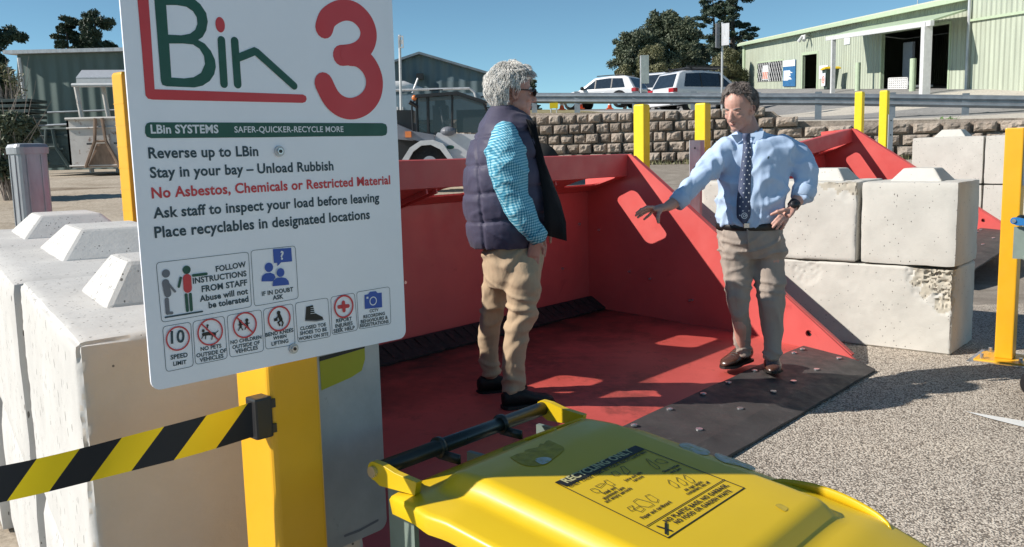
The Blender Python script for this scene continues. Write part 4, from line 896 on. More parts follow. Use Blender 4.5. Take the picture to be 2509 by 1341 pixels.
# ================================================================ LOADING BUCKETS
def SL(s,l,z): return O0+S*s+L*l+Z*z
WB=3.65
def lft(s): return -WB-.2*s
def wall_l(s): return -.10*s   # right wall toes in slightly
def make_bucket(WB):
    lft=lambda s:-WB-.2*s
    t=thing('loading_bucket','',"bucket",tuple(SL(1.0,-2.1,0)))
    # right and left side plates
    sidep=[(-.02,.0),(-.02,1.37),(.43,1.37),(.45,1.362),(2.23,.045),(2.23,.0)]
    R1=(L-S*0).normalized()
    dirv=(S*2.23+L*wall_l(2.23)).normalized(); nrm=Vector((dirv.y,-dirv.x,0)); nrm=nrm if nrm.dot(L)>0 else -nrm
    mb=MB(); hole=circ(1.915,.175,.022,20)
    mb.poly([sidep,hole],SL(0,0,0),dirv,Z,th=.02,nrm=-nrm); o=mb.build('side_wall','red',t)
    mb=MB(); mb.poly([circ(1.915,.175,.024,20)],SL(0,0,0)+nrm*.025,dirv,Z,th=.004,nrm=-nrm); mb.build('lug_hole','black',t)
    dl_=(SL(2.23,lft(2.23),0)-SL(0,-WB,0)).normalized(); mb=MB(); mb.poly([sidep],SL(0,-WB,0),dl_,Z,th=.02,nrm=Vector((-dl_.y,dl_.x,0))); mb.build('side_wall','red',t)
    # stiffener flange on the outside of the diagonal
    mb=MB(); a=SL(.45,-.045,1.362); b=SL(2.23,-.222,.05); dd=(b-a).normalized(); up=Z-dd*dd.dot(Z); up.normalize()
    mb.obox(a+nrm*.018-up*.09,dd*(b-a).length*.98,nrm*.035,up*.085); mb.build('wall_flange','red',t)
    # rear wall with slots in the inclined upper plate
    mb=MB(); q=[SL(0,-WB,.12),SL(0,0,.12),SL(0,0,1.08),SL(0,-WB,1.08)]; mb.ring_loft([[q[0],q[3],q[3]-S*.015,q[0]-S*.015],[q[1],q[2],q[2]-S*.015,q[1]-S*.015]]); mb.build('rear_wall','red',t)
    up2=(S*.40+Z*.125); ul=up2.length; up2n=up2/ul
    slots=[]
    for l0_,l1_ in [q for q in((-.585,-.15),(-1.985,-1.61),(-3.345,-2.97)) if q[0]>-WB+.1]:
        a_,b_=.185/.40*ul,.392/.40*ul
        slots.append(rrect(l1_-l0_,b_-a_,.055,5,l0_,a_))
    mb=MB(); mb.poly([[(-WB,0),(0,0),(-.04,ul),(-WB,ul)]]+slots,SL(0,0,1.08),L,up2n,th=.012); mb.build('slotted_plate','red',t)
    mb=MB(); p0_=SL(.40,-WB,1.20); 
    mb.ring_loft([[SL(.405,l,1.205),SL(.412,l,1.366),SL(.40,l,1.372),SL(.33,l,1.372),SL(.33,l,1.360),SL(.395,l,1.352),SL(.39,l,1.205)] for l in(-WB,-.042)]); mb.build('top_beam','red',t)
    mb=MB()
    for l1 in [q for q in(-2.06,-2.14,-.9,-3.42) if q>-WB]:
        mb=MB(); mb.obox(SL(.02,l1,1.06),S*.0+L*.012,S*.36+Z*.11,Z*.10-S*.02); mb.build('gusset','red',t)
    # floor, folded lip
    n=24; mb=MB()
    prof=[(0,.15),(.5,.14),(1.0,.125),(1.55,.11),(1.9,.072),(2.23,.035)]
    rows=[[SL(s,lft(s)*(1-i/n)+(wall_l(s) if i==n else 0),z) for i in range(n+1)] for s,z in prof]
    for a in range(len(rows)-1):
        for i in range(n):
            su,sv=prof[a][0]/2.2,prof[a+1][0]/2.2
            mb.add([rows[a][i],rows[a+1][i],rows[a+1][i+1],rows[a][i+1]],[(0,1,2,3)],[[(su,i/n),(sv,i/n),(sv,(i+1)/n),(su,(i+1)/n)]])
    bot=[[p-Z*.02 for p in (rows[k][0],rows[k][-1])] for k in range(len(rows))]
    for k in range(len(rows)-1): mb.add([bot[k][0],bot[k][1],bot[k+1][1],bot[k+1][0]],[(0,1,2,3)])
    mb.add([rows[-1][0],rows[-1][-1],bot[-1][1],bot[-1][0]],[(0,1,2,3)])
    mb.build('floor_plate','red_floor',t,merge=1e-4)
    mb=MB(); mb.obox(SL(1.55,-WB,.02),S*.02,L*(WB-.16),Z*.085); mb.obox(SL(.1,-WB,.02),S*.02,L*WB,Z*.12); mb.build('cross_member','black',t)
    # rubber scraper strip at the back
    mb=MB(); rnd=random.Random(2); nn_=90; pr=[]
    for i in range(nn_+1):
        l_=-WB+(WB-.005)*i/nn_; j=.02*rnd.random()
        pr.append([SL(.004,l_,.235-.0*j),SL(.03,l_,.24),SL(.17+j,l_,.162),SL(.165+j,l_,.148),SL(.004,l_,.155)])
    mb.ring_loft(pr); 
    for i in range(int(WB/.09)):
        l_=-WB+.05+i*.09; mb.obox(SL(.045,l_,.226),L*.04,S*.11-Z*.063,Z*.012+S*.006)
    mb.build('rubber_strip','black_rubber',t)
    # rubber entry mat bolted to the lip
    mb=MB(); nm=20
    def mz(s): return lin(s,[(1.87,.090),(2.23,.050),(2.37,.018)])
    rr=[]
    for i in range(nm+1):
        f=i/nm; l_=-WB+.15+(WB-.15-.12)*f
        rr.append([SL(s,l_+(0 if i<nm else -.17*(s-1.87)/.5),mz(s)+.003*math.sin(f*40+s*5)) for s in(1.87,2.05,2.23,2.37)]+[SL(s,l_+(0 if i<nm else -.17*(s-1.87)/.5),mz(s)-.013) for s in(2.37,2.23,2.05,1.87)])
    mb.ring_loft(rr); mt=mb.build('rubber_mat','mat_rubber',t); bm_=mt
    row1=[1970,1935,1855,1811,1744,1694,1638]
    for k,l_ in enumerate([q for q in(-.30,-.43,-.76,-1.0,-1.33,-1.62,-1.97,-2.3,-2.65,-3.0) if q>-WB+.2]):
        mb=MB(); p=SL(1.91,l_,mz(1.91)+.003); mb.cyl(p,p+Z*.006,.017,n=14); mb.cyl(p+Z*.006,p+Z*.009,.008,n=8); mb.build('bolt','bolt',mt)
    for l_ in [q for q in(-.30,-.66,-1.0,-1.27,-1.67,-2.1,-2.5) if q>-WB+.2]: mb=MB(); p=SL(2.148,l_,mz(2.148)+.002); mb.cyl(p,p+Z*.006,.017,n=14); mb.build('bolt','bolt',mt)
    # small bolt heads in rear and side wall
    for s_,l_,z_ in((0,-.12,.83),(0,-.35,.5),(0,-2.0,.6)):
        mb=MB(); p=SL(.0,l_,z_); mb.cyl(p,p+S*.012,.011,n=10); mb.build('bolt','bolt',t)
    for s_,z_ in((.12,.78),(.42,.47),(.62,.43),(.98,.30),(1.0,.305)):
        mb=MB(); p=SL(s_,wall_l(s_),z_); mb.cyl(p,p-nrm*.012,.009,n=10); mb.build('bolt','bolt',t)
    return t
b1=make_bucket(3.65); b1['label']='red steel loading bucket the two men stand in, with black rubber mat at its lip'
b1['group']='red loading buckets'
b2=make_bucket(2.45); b2['group']=b1['group']; b2['label']='red steel loading bucket behind the concrete blocks on the right'
# second bucket stands up the slope, slightly turned
piv=SL(0,0,0); b2.location=Vector(b1.location)+S*(-.18)+L*5.75+Z*.23
b2.location=Vector(b2.location)
rot=Matrix.Rotation(-.08,4,'Z')@Matrix.Rotation(.12,4,S)@Matrix.Rotation(-.07,4,L)
rel=Vector(b1.location)-piv
b2.rotation_euler=rot.to_euler(); b2.location=piv+S*(-.18)+L*5.75+Z*.23+rot.to_3x3()@rel
# ================================================================ CONCRETE BLOCKS
def concrete_block(label,o,ax,ay,h,mat,lugs,rough=.0025,seed=0,fine=.03,bev=.012,group='stacked concrete barrier blocks',lw=.34,chip=None,smooth_dir=None):
    """o: bottom corner; ax,ay edge vectors (horizontal); lugs: list of (u,v) centres in metres"""
    o=Vector(o); ax=Vector(ax); ay=Vector(ay)
    t=thing('concrete_block',label,'concrete block',tuple(o),0,group)
    if ax.cross(ay).z<0: o=o+ax; ax=-ax; lugs=[(ax.length-q[0],)+tuple(q[1:]) for q in lugs]; chip=[(ax.length-q[0],)+tuple(q[1:]) for q in chip] if chip else None
    def grid(w): return max(2,int(w/fine))
    bm=bmesh.new(); W,D,H=ax.length,ay.length,h
    ux,uy=ax/W,ay/D
    mb=MB(); cs=[o,o+ax,o+ax+ay,o+ay]
    def face(p,a,b,na,nb):
        mb.quadgrid(lambda u,v:p+a*u+b*v,na,nb)
    nx,ny,nz=grid(W),grid(D),grid(H)
    for p,a,b,na,nb in((o,ax,Z*H,nx,nz),(o+ax,ay,Z*H,ny,nz),(o+ax+ay,-ax,Z*H,nx,nz),(o+ay,-ay,Z*H,ny,nz),(o+Z*H,ax,ay,nx,ny),(o+ay,ax,-ay,nx,ny)): face(p,a,b,na,nb)
    # round + chip edges by displacement in block space
    out=[]
    for p in mb.v:
        q=p-o; u,v,z=q.dot(ux),q.dot(uy),q.z
        c=Vector((u,v,z)); cl=Vector((min(max(u,bev),W-bev),min(max(v,bev),D-bev),min(max(z,bev),H-bev)))
        d=c-cl
        if d.length>bev: 
            # chamfer by projecting onto radius
            ne=sum(1 for k in d if abs(k)>1e-6)
            if ne>=2: c=cl+d.normalized()*bev*(1.0)
        n1=noise.noise(p*9+Vector((seed,0,0)))+.5*noise.noise(p*23+Vector((seed,3,0)))+(.8*noise.noise(p*70) if fine<.012 and min(abs(u),abs(W-u))+min(abs(v),abs(D-v))<.03 else 0)
        nr=Vector((1 if u>W-1e-4 else -1 if u<1e-4 else 0,1 if v>D-1e-4 else -1 if v<1e-4 else 0,1 if z>H-1e-4 else -1 if z<1e-4 else 0))
        ne=sum(1 for k in nr if k)
        if nr.length>0: c+= nr.normalized()*rough*(n1-.3*ne)*(2.2 if ne>1 else 1)
        if chip:
            for (cu,cv,cz,cr,cd) in chip:
                dist=(Vector((u,v,z))-Vector((cu,cv,cz))).length
                if dist<cr: c-=nr.normalized()*cd*(1-dist/cr)**.5*(.5+1.6*abs(noise.noise(p*34))) if nr.length else nr
        out.append(o+ux*c.x+uy*c.y+Z*c.z)
    mb.v=out
    if chip:
        for fi,f in enumerate(mb.f):
            c=sum((mb.v[k] for k in f),Vector())/len(f)-o; lc=Vector((c.dot(ux),c.dot(uy),c.z))
            for (cu,cv,cz,cr,cd) in chip:
                dv=lc-Vector((cu,cv,cz))
                if cd>.013 and dv.length<cr*(.75+.5*noise.noise(lc*14)): mb.mi[fi]=1
    if smooth_dir is not None:
        for fi,f in enumerate(mb.f):
            a,b,c=(mb.v[k] for k in f[:3]); nn_=(b-a).cross(c-a)
            if nn_.length>0 and abs(nn_.normalized().dot(smooth_dir))>.8: mb.mi[fi]=2
    ob=mb.build('body',[mat,'broken','concrete_smooth'],t,merge=1e-4,smooth=True,sharp=38)
    for lg in lugs:
        lu,lv=lg[:2]; wu,wv=(lg[2:] if len(lg)>2 else (lw,lw)); mb=MB(); c=o+ux*lu+uy*lv+Z*(H-.004)
        r=lambda k,z:[c+ux*(a*wu/2*k)+uy*(b*wv/2*k)+Z*z for a,b in((-1,-1),(1,-1),(1,1),(-1,1))]
        mb.ring_loft([r(1,0),r(.58,.09)]); bevel(mb.build('locating_lug',mat,t,smooth=False),.012,2)
    return t
# stack between the two buckets: half block + full block on top, full block below
bk=G(2328,872)
dS,dL=S,L
H0=.575
concrete_block('chipped long concrete block at the bottom of the stack behind the blue-shirted man',bk,-S*1.9,L*.56,H0,'concrete',[],seed=1,fine=.011,chip=[(.10,.0,H0-.05,.20,.03),(.04,0,H0-.22,.09,.02),(.98,0,H0-.07,.11,.012)])
concrete_block('square pale concrete block on top at the right end of the near stack',bk+Z*(H0+.008)+S*.01,-S*.615,L*.56,H0-.015,'concrete',[(.30,.28)],seed=2)
concrete_block('long pale concrete block on top behind the elbow of the man in the blue shirt',bk+Z*(H0+.008)-S*.635,-S*1.2,L*.56,H0-.01,'concrete',[(.30,.28),(.9,.28)],seed=3,fine=.016,chip=[(.06,0,H0,.15,.02),(.2,0,H0,.08,.015)])
# another stack runs behind the first bucket to the left of the man
# far stack right of the second bucket
q=Y(2232,430,10.8); zt=Y(2232,338,10.8).z; dd=S.copy(); pp=L.copy()
wq=.79; hq=.56
lab=[['left block of the far stack right of the second bucket, top row','second block from the left in the far stack, top row','third block of the far stack seen right of the yellow post, top row'],['left block of the far stack, bottom row behind the red bucket wall','second block of the far stack, bottom row','third block of the far stack, bottom row beside the yellow post']]
for r_ in(0,1):
    for k in range(3):
        concrete_block(lab[r_][k],Vector((q.x,q.y,zt-hq*(r_+1)-.006*r_))+dd*(wq+.012)*k,dd*wq,pp*.6,hq,'concrete',[(.39,.28)] if r_==0 else [],seed=20+k+5*r_,fine=.09,lw=.36)
# near left stack
aB=R_(-33.7); SB=Vector((-math.sin(aB),-math.cos(aB),0)); LB=Vector((math.cos(aB),-math.sin(aB),0))
nb0=G(178,829,1.10); nb0=Vector((nb0.x,nb0.y,0))
hb=.55
def nblk(label,s0,s1,l0,l1,z0,mat,lugs,seed,fine,**k): return concrete_block(label,nb0-SB*s0+LB*l0+Z*z0,-SB*(s1-s0),LB*(l1-l0),hb-.006,mat,lugs,seed=seed,fine=fine,**k)
nblk('nearest pitted concrete block, upper row at the left behind the big sign',0,.965,0,.50,hb,'concrete_pit',[(.50,.25,.34,.30)],31,.010,rough=.0022,bev=.020,smooth_dir=SB,chip=[(.965,0,.40,.03,.006),(.965,0,.15,.04,.006)])
nblk('bottom concrete block under the nearest pitted block',0,.965,0.0,.50,0,'concrete_pit',[],32,.05,rough=.003,bev=.03)
nblk('second pitted concrete block from the front in the left stack, upper row',.985,2.13,-.02,.60,hb,'concrete_pit',[(.72,.36,.62,.38)],33,.035,bev=.022)
nblk('second concrete block from the front in the left stack, lower row',.985,2.13,-.02,.60,0,'concrete_pit',[],34,.08,bev=.03)
nblk('third concrete block from the front in the left stack, upper row',2.15,3.3,-.06,.60,hb,'concrete_pit',[(.62,.40,.62,.40)],35,.05,bev=.022)
nblk('third concrete block from the front in the left stack, lower row',2.15,3.3,-.06,.60,0,'concrete_pit',[],36,.1,bev=.03)
# ================================================================ POSTS
def box_post(mb,p,w,zb,zt,cap=.03,ax=None,d2=None):
    ax=(ax or L).normalized(); ay=Vector((ax.y,-ax.x,0)); d2=d2 or w
    f=lambda k,z:[Vector((p.x,p.y,z))+ax*a*w*k/2+ay*b*d2*k/2 for a,b in((-1,-1),(1,-1),(1,1),(-1,1))]
    mb.ring_loft([f(1,zb),f(1,zt-cap),f(.86,zt)] if cap else [f(1,zb),f(1,zt)])
def ypost(label,px,pyt,pw,d,z0=None,h=None):
    p=Y(px,pyt,d); zb=(zlow(p.x,p.y) if z0 is None else z0)-.05; t=thing('bollard_post',label,'post',(p.x,p.y,zb),group='yellow sleeved posts')
    mb=MB(); box_post(mb,p,.155*pw,zb+.15,p.z,.02); o=mb.build('sleeve','yellow_sleeve',t); bevel(o,.012,2)
    mb=MB(); box_post(mb,p,.12*pw,zb,p.z-.3,0); mb.build('steel_core','rail',t)
    return t,p
ypost('yellow post just right of the rear corner of the near bucket',1572,256,1,11.6)
t,p=ypost('yellow post behind the raised arm of the man in the blue shirt',1722,253,1,11.8)
ypost('yellow post behind the top corner of the far red bucket',2107,225,.85,15.5)
ypost('yellow post with galvanised channel right of the far red bucket corner',2168,222,.85,15.3)
t,p=ypost('tall weathered orange yellow post at the left edge of the big sign',309,178,1.08,7.2)
for o in t.children: 
    if o.name.startswith('sleeve'): o.data.materials[0]=M['yellow']
mb=MB()
for k in range(7): box_post(mb,p,.171,p.z-.25-k*.17,p.z-.244-k*.17,0)
mb.build('joint_ring','yellow',t)
def chan(label,px0,px1,pyt,d,zb=None):
    a=Y(px0,pyt,d); b=Y(px1,pyt,d); z0=(zlow(a.x,a.y) if zb is None else zb)-.05; w=(b-a).length; t=thing('steel_channel_post',label,'post',(a.x,a.y,z0),group='galvanised channel posts')
    mb=MB(); ax=(S*.35+L*.94).normalized(); ax=Vector((1,.12,0)).normalized(); ay=Vector((-ax.y,ax.x,0))
    pts=[(0,0),(w*.55,0),(w*.62,.02),(w*.62,.10),(w,.12),(w,.14),(w*.55,.13),(w*.55,.02),(0,.02)]
    mb.poly([pts],a,ax,ay,th=a.z-z0,nrm=Z); mb.build('channel','zinc',t)
    mb=MB()
    for k in(.06,.30): p=a+ax*w*.28-Z*(.04+k); mb.cyl(p-ay*.004,p+ay*.01,.012,n=10)
    mb.build('bolt_hole','black',t)
chan('galvanised channel post in front of the yellow post behind the raised arm',1690,1736,344,11.3)
chan('galvanised channel post beside the yellow post right of the far bucket',2178,2200,281,15.0)
# galvanised bollard at left
p=Y(66,356,4.6); t=thing('bollard','fluted weathered galvanised steel bollard with a flat cap behind the left blocks','bollard',(p.x,p.y,0))
mb=MB(); f=lambda k,z,r=.03:[Vector((p.x,p.y,z))+L*(x*k)+S*(y*k) for x,y in rrect(.15,.15,r,3,-.075,-.075)]
mb.ring_loft([f(1,-.05),f(1,p.z-.035)]); o=mb.build('shaft','zinc_worn',t,smooth=False)
mb=MB(); 
for k in(-.035,.035): mb.obox(Vector((p.x,p.y,0))+L*(k-.004)+S*.0745,L*.008,S*.006,Z*(p.z-.05)); mb.obox(Vector((p.x,p.y,0))-L*.0805+S*(k-.004),S*.008,L*.006,Z*(p.z-.05))
mb.build('rib','zinc_worn',t)
mb=MB(); mb.ring_loft([f(1.10,p.z-.045),f(1.12,p.z-.012),f(1.0,p.z+.004),f(.7,p.z+.008)]); mb.build('cap','zinc_worn',t,smooth=False)
# yellow sign pillar, right
g=G(2462,880); t=thing('sign_post','bright yellow steel post with base plate at the right edge','sign post',(g.x,g.y,0),group='yellow sign posts')
mb=MB(); zt=Y(2462,314,g.y).z; box_post(mb,g,.105,.012,zt,0); bevel(mb.build('post','yellow',t),.008,2)
mb=MB(); box_post(mb,g,.30,0.0,.012,0); mb.build('base_plate','yellow',t); mb=MB(); box_post(mb,g+S*.02,.40,-.004,.004,0); mb.build('packer_plate','bolt',t)
mb=MB()
for a in(-1,1):
    for b in(-1,1): p=g+L*a*.11+S*b*.11+Z*.012; mb.cyl(p,p+Z*.03,.012,n=8)
mb.build('anchor_bolt','bolt',t)
# big printed board fixed to the right post, seen edge on
mb=MB(); zb_=Y(2480,455,g.y).z; zt_=Y(2480,222,g.y).z+.05
mb.poly([rrect(.46,zt_-zb_,.02,4,-.23,0)],g+S*.056+Z*zb_+L*.19,L,Z,th=.003,nrm=S); rs=mb.build('sign_panel','sheet',t)
# ================================================================ PRINTED SURFACES
class Surf:
    def __init__(s,o,ax,n):
        s.o=Vector(o); s.n=Vector(n).normalized(); s.ax=(Vector(ax)-s.n*Vector(ax).dot(s.n)).normalized(); s.ay=s.n.cross(s.ax); s.layer=0
    def c(s,x,y):
        p=onp(x,y,s.o,s.n)-s.o; return (p.dot(s.ax),p.dot(s.ay))
    def start(s): s.mb=MB(); s.mats=[]
    def m(s,name):
        if name not in s.mats: s.mats.append(name)
        s.mb.mat=s.mats.index(name)
    def off(s,k): return s.o+s.n*(.0006+.0004*k)
    def poly(s,pts,mat,k=0,holes=(),raw=False):
        s.m(mat); f=(lambda p:p) if raw else (lambda p:s.c(*p))
        s.mb.poly([[f(p) for p in pts]]+[[f(p) for p in h] for h in holes],s.off(k),s.ax,s.ay,nrm=s.n)
    def text(s,t,p0,p1,mat,k=0,bold=.02,hs=1.0):
        s.m(mat); vs,fs,w=text_tris(t,bold); a=Vector(s.c(*p0)); b=Vector(s.c(*p1)); d=b-a; sc=d.length/w; d.normalize(); e=Vector((-d.y,d.x))
        o=s.off(k); pts=[a+d*(x*sc)+e*(y*sc*hs) for x,y in vs]
        s.mb.add([o+s.ax*p.x+s.ay*p.y for p in pts],fs)
    def stroke(s,pts,w,mat,k=0,raw=False,w2=None):
        """round ended stroke along pixel points; w in pixels"""
        q=[Vector(p) if raw else Vector(s.c(*p)) for p in pts]
        sc=1 if raw else (Vector(s.c(pts[0][0]+5,pts[0][1]))-Vector(s.c(pts[0][0]-5,pts[0][1]))).length/10
        r=w*sc/2; lf=[];rt=[]
        for i,p in enumerate(q):
            a=(p-q[i-1]).normalized() if i else None; b=(q[i+1]-p).normalized() if i<len(q)-1 else None
            t=((a or b)+(b or a)).normalized(); nn=Vector((-t.y,t.x)); kk=1/max(.5,nn.dot(Vector((-(a or b).y,(a or b).x))))
            lf.append(p+nn*r*kk); rt.append(p-nn*r*kk)
        def cap(p,d,n=8):
            a0=math.atan2(d.y,d.x)-math.pi/2; return [p+Vector((math.cos(a0+math.pi*i/n),math.sin(a0+math.pi*i/n)))*r for i in range(1,n)]
        de=(q[-1]-q[-2]).normalized(); ds=(q[0]-q[1]).normalized()
        loop=rt+cap(q[-1],de)+lf[::-1]+cap(q[0],ds)
        s.m(mat); s.mb.poly([[(p.x,p.y) for p in loop]],s.off(k),s.ax,s.ay,nrm=s.n)
    def ring(s,c,r,w,mat,k=0):
        a=s.c(*c); sc=(Vector(s.c(c[0]+5,c[1]))-Vector(s.c(c[0]-5,c[1]))).length/10
        s.m(mat); s.mb.poly([circ(a[0],a[1],(r+w/2)*sc*1.0,32),circ(a[0],a[1],(r-w/2)*sc,32)],s.off(k),s.ax,s.ay,nrm=s.n)
    def disc(s,c,r,mat,k=0,ry=None):
        a=s.c(*c); sc=(Vector(s.c(c[0]+5,c[1]))-Vector(s.c(c[0]-5,c[1]))).length/10
        s.m(mat); s.mb.poly([circ(a[0],a[1],r*sc,24,(ry or r)*sc)],s.off(k),s.ax,s.ay,nrm=s.n)
    def frame(s,pts,w,mat,k=0,r=.006):
        q=[Vector(s.c(*p)) for p in pts]; c=sum(q,Vector((0,0)))/4
        def shr(d):
            out=[]
            for i in range(4):
                p=q[i]; a=(q[i-1]-p).normalized(); b=(q[(i+1)%4]-p).normalized(); pp=p+(a+b)*d; rr=max(.0004,r-d)
                A=pp+a*rr; B=pp+b*rr
                for t in(0,.25,.5,.75,1): out.append(A*(1-t)**2+pp*2*t*(1-t)+B*t*t)
            return [(v.x,v.y) for v in out]
        s.m(mat); s.mb.poly([shr(0),shr(w)],s.off(k),s.ax,s.ay,nrm=s.n)
    def done(s,name,parent): return s.mb.build(name,s.mats,parent,recalc=False)
def crop(x0,y0,sc): return lambda x,y:(x0+x/sc,y0+y/sc)
# ================================================================ BIG SIGN
azs=R_(44); LS=Vector((math.sin(azs),math.cos(azs),0)); NS=Vector((math.cos(azs),-math.sin(azs),0))
P0=Y(720,860,1.36); sf=Surf(P0,LS,NS)
bl_=sf.c(380,961); br_=sf.c(990,826); cxs=(bl_[0]+br_[0])/2; zb_=(bl_[1]+br_[1])/2
sg=thing('rules_sign','big white bin rules sign with large red numeral 3 on the near yellow post','sign',tuple(P0+Z*.3))
mb=MB(); pw,ph=.456,.735
mb.poly([rrect(pw,ph,.014,5,cxs-pw/2,zb_)],P0,LS,Z,th=.003,nrm=NS); mb.build('panel','sign_white',sg)
c1=crop(290,0,2.794); c2=crop(340,440,2.53)
# logo
sf.start()
sf.poly([(331,-60),(359,-60),(368,60),(378.5,219),(560,225.5),(742,232),(749,236),(751,243),(748,250),(741,252.5),(560,248.5),(374,244.5),(362,242),(356,234),(347,120)],'ink_red')
B_=lambda l:[c1(*p) for p in l]
sf.poly(B_([(243,-30),(300,-42),(420,-42),(500,-20),(560,30),(600,90),(611,150),(600,210),(575,255),(545,275),(590,300),(632,350),(660,410),(666,460),(655,510),(625,555),(575,588),(520,600),(330,592),(300,582),(290,555)]),'ink_green',0,
   [B_([(326,36),(340,238),(430,243),(490,232),(525,205),(540,165),(535,120),(510,78),(465,48),(400,36)]),B_([(347,299),(362,532),(450,538),(515,530),(565,500),(592,440),(585,385),(555,335),(510,306),(440,299)])])
sf.disc((539,61),11.5,'ink_red',0,17)
sf.stroke([(542,99),(548.5,206)],18.5,'ink_green'); sf.stroke([(574.5,101),(582,207)],18.5,'ink_green')
sf.stroke([(583,142),(600,135.5),(623,126),(629,129),(720,211)],17.5,'ink_green',1)
sf.done('logo',sg)
sf.start()
from itertools import chain
def smooth(pts,n=5):
    out=[]; P=[pts[0]]+list(pts)+[pts[-1]]
    for i in range(1,len(P)-2):
        for k in range(n):
            t=k/n; out.append(tuple(.5*((2*P[i][j])+(-P[i-1][j]+P[i+1][j])*t+(2*P[i-1][j]-5*P[i][j]+4*P[i+1][j]-P[i+2][j])*t*t+(-P[i-1][j]+3*P[i][j]-3*P[i+1][j]+P[i+2][j])*t**3) for j in(0,1)))
    out.append(pts[-1]); return out
sf.stroke(smooth(B_([(1408,192),(1432,128),(1490,85),(1555,70),(1625,90),(1685,150),(1712,225),(1700,295),(1660,345),(1600,372),(1527,381)])),43,'ink_red')
sf.stroke(smooth(B_([(1580,378),(1640,388),(1700,435),(1738,500),(1752,570),(1735,650),(1680,715),(1600,745),(1520,728),(1455,670),(1405,572)])),43,'ink_red',1)
sf.done('numeral',sg)
sf.start(); sf.poly([(367,300),(936,302),(945,305),(948,312),(948,325),(945,331),(936,333.5),(800,334.5),(640,337),(370,339),(359,335),(355,326),(355,311),(359,303)],'ink_green'); sf.done('banner',sg)
sf.start()
sf.text('LBin SYSTEMS',(369,327),(535,326),'ink_white',1,.03); sf.text('SAFER-QUICKER-RECYCLE MORE',(574,325),(841,323.5),'ink_white',1,.015); sf.done('lettering',sg)
for t,a,b,mt in(('Reverse up to LBin',(364,388),(633,382),'ink_navy'),('Stay in your bay – Unload Rubbish',(368,436),(817,417),'ink_navy'),('No Asbestos, Chemicals or Restricted Material',(372,486),(956,451),'ink_red'),('Ask staff to inspect your load before leaving',(376,535),(929,494),'ink_navy'),('Place recyclables in designated locations',(379,583),(906,536),'ink_navy')):
    sf.start(); sf.text(t,a,b,mt,0,.026); sf.done('lettering',sg)
def pict(frame,texts,fn=None,name='pictogram'):
    sf.start(); sf.frame([c2(*p) for p in frame],.0007,'ink_navy')
    for t,a,b in texts: sf.text(t,c2(*a),c2(*b),'ink_navy',0,.03)
    if fn: fn()
    sf.done(name,sg)
def st(pts,w,mt,k=1): sf.stroke([c2(*p) for p in pts],w/2.53,mt,k)
def ds(x,y,r,mt,k=1,ry=None): sf.disc(c2(x,y),r/2.53,mt,k,ry/2.53 if ry else None)
def pl(pts,mt,k=1): sf.poly([c2(*p) for p in pts],mt,k)
def f1():
    ds(167,583,25,'ink_grey'); st([(165,640),(172,680),(178,708)],44,'ink_grey'); st([(185,650),(222,694)],14,'ink_grey',2); st([(172,745),(178,826)],26,'ink_grey'); st([(178,828),(203,827)],18,'ink_grey',2)
    ds(295,560,25,'ink_green'); st([(298,612),(302,676)],52,'ink_red'); st([(335,595),(416,585)],17,'ink_green',2); st([(258,610),(246,664)],16,'ink_green',2)
    st([(292,715),(300,812)],19,'ink_green'); st([(318,712),(325,808)],19,'ink_green'); st([(163,855),(392,818)],10,'ink_navy')
pict([(105,515),(680,448),(700,790),(140,888)],[('FOLLOW',(478,572),(665,541)),('INSTRUCTIONS',(335,646),(668,598)),('FROM STAFF',(390,698),(672,655)),('Abuse will not',(378,758),(677,708)),('be tolerated',(433,798),(680,756))],f1)
def f2():
    pl([(830,432),(943,424),(949,508),(880,514),(858,538),(856,517),(836,518)],'ink_blue'); sf.text('?',c2(876,496),c2(897,494),'ink_white',2,.03,.9)
    ds(805,545,26,'ink_blue'); pl([(758,632),(764,598),(785,582),(815,578),(838,588),(846,606),(832,626),(826,632)],'ink_blue')
    ds(875,577,27,'ink_white',2); ds(875,577,24,'ink_blue',3); pl([(826,662),(832,628),(850,612),(880,606),(910,612),(926,630),(930,652)],'ink_blue',2)
pict([(692,440),(970,410),(990,738),(715,788)],[('IF IN DOUBT',(763,722),(957,692)),('ASK',(830,747),(896,737))],f2)
def rg(x,y,r): sf.ring(c2(x,y),r/2.53,9/2.53,'ink_red',3)
def slash(x,y,r): st([(x-r*.68,y-r*.62),(x+r*.68,y+r*.66)],9,'ink_red',4)
def f3(): rg(240,985,70); sf.text('10',c2(198,1017),c2(283,1007),'ink_navy',1,.02,1.05)
pict([(145,912),(322,882),(340,1158),(168,1195)],[('SPEED',(197,1117),(303,1099)),('LIMIT',(213,1155),(295,1142))],f3)
def f4():
    rg(440,945,75); st([(400,960),(430,955),(468,958)],20,'ink_black'); 
    for a,b in(((400,965),(388,985)),((412,965),(412,988)),((455,965),(450,992)),((470,962),(478,985))): st([a,b],6,'ink_black',2)
    ds(398,938,9,'ink_black'); st([(470,955),(490,938)],5,'ink_black',2); ds(425,905,7,'ink_black'); st([(424,915),(418,930)],8,'ink_black',2); slash(440,945,75)
pict([(332,880),(530,845),(550,1110),(350,1150)],[('NO PETS',(383,1064),(512,1041)),('OUTSIDE OF',(357,1104),(543,1070)),('VEHICLES',(377,1133),(525,1104))],f4)
def f5():
    rg(655,902,70)
    for x,y in((628,880),(668,872)):
        ds(x,y,10,'ink_black'); st([(x,y+14),(x+2,y+34)],15,'ink_black'); st([(x-14,y+22),(x+16,y+18)],5,'ink_black',2); st([(x-4,y+38),(x-12,y+56)],6,'ink_black',2); st([(x+5,y+38),(x+14,y+52)],6,'ink_black',2)
    slash(655,902,70)
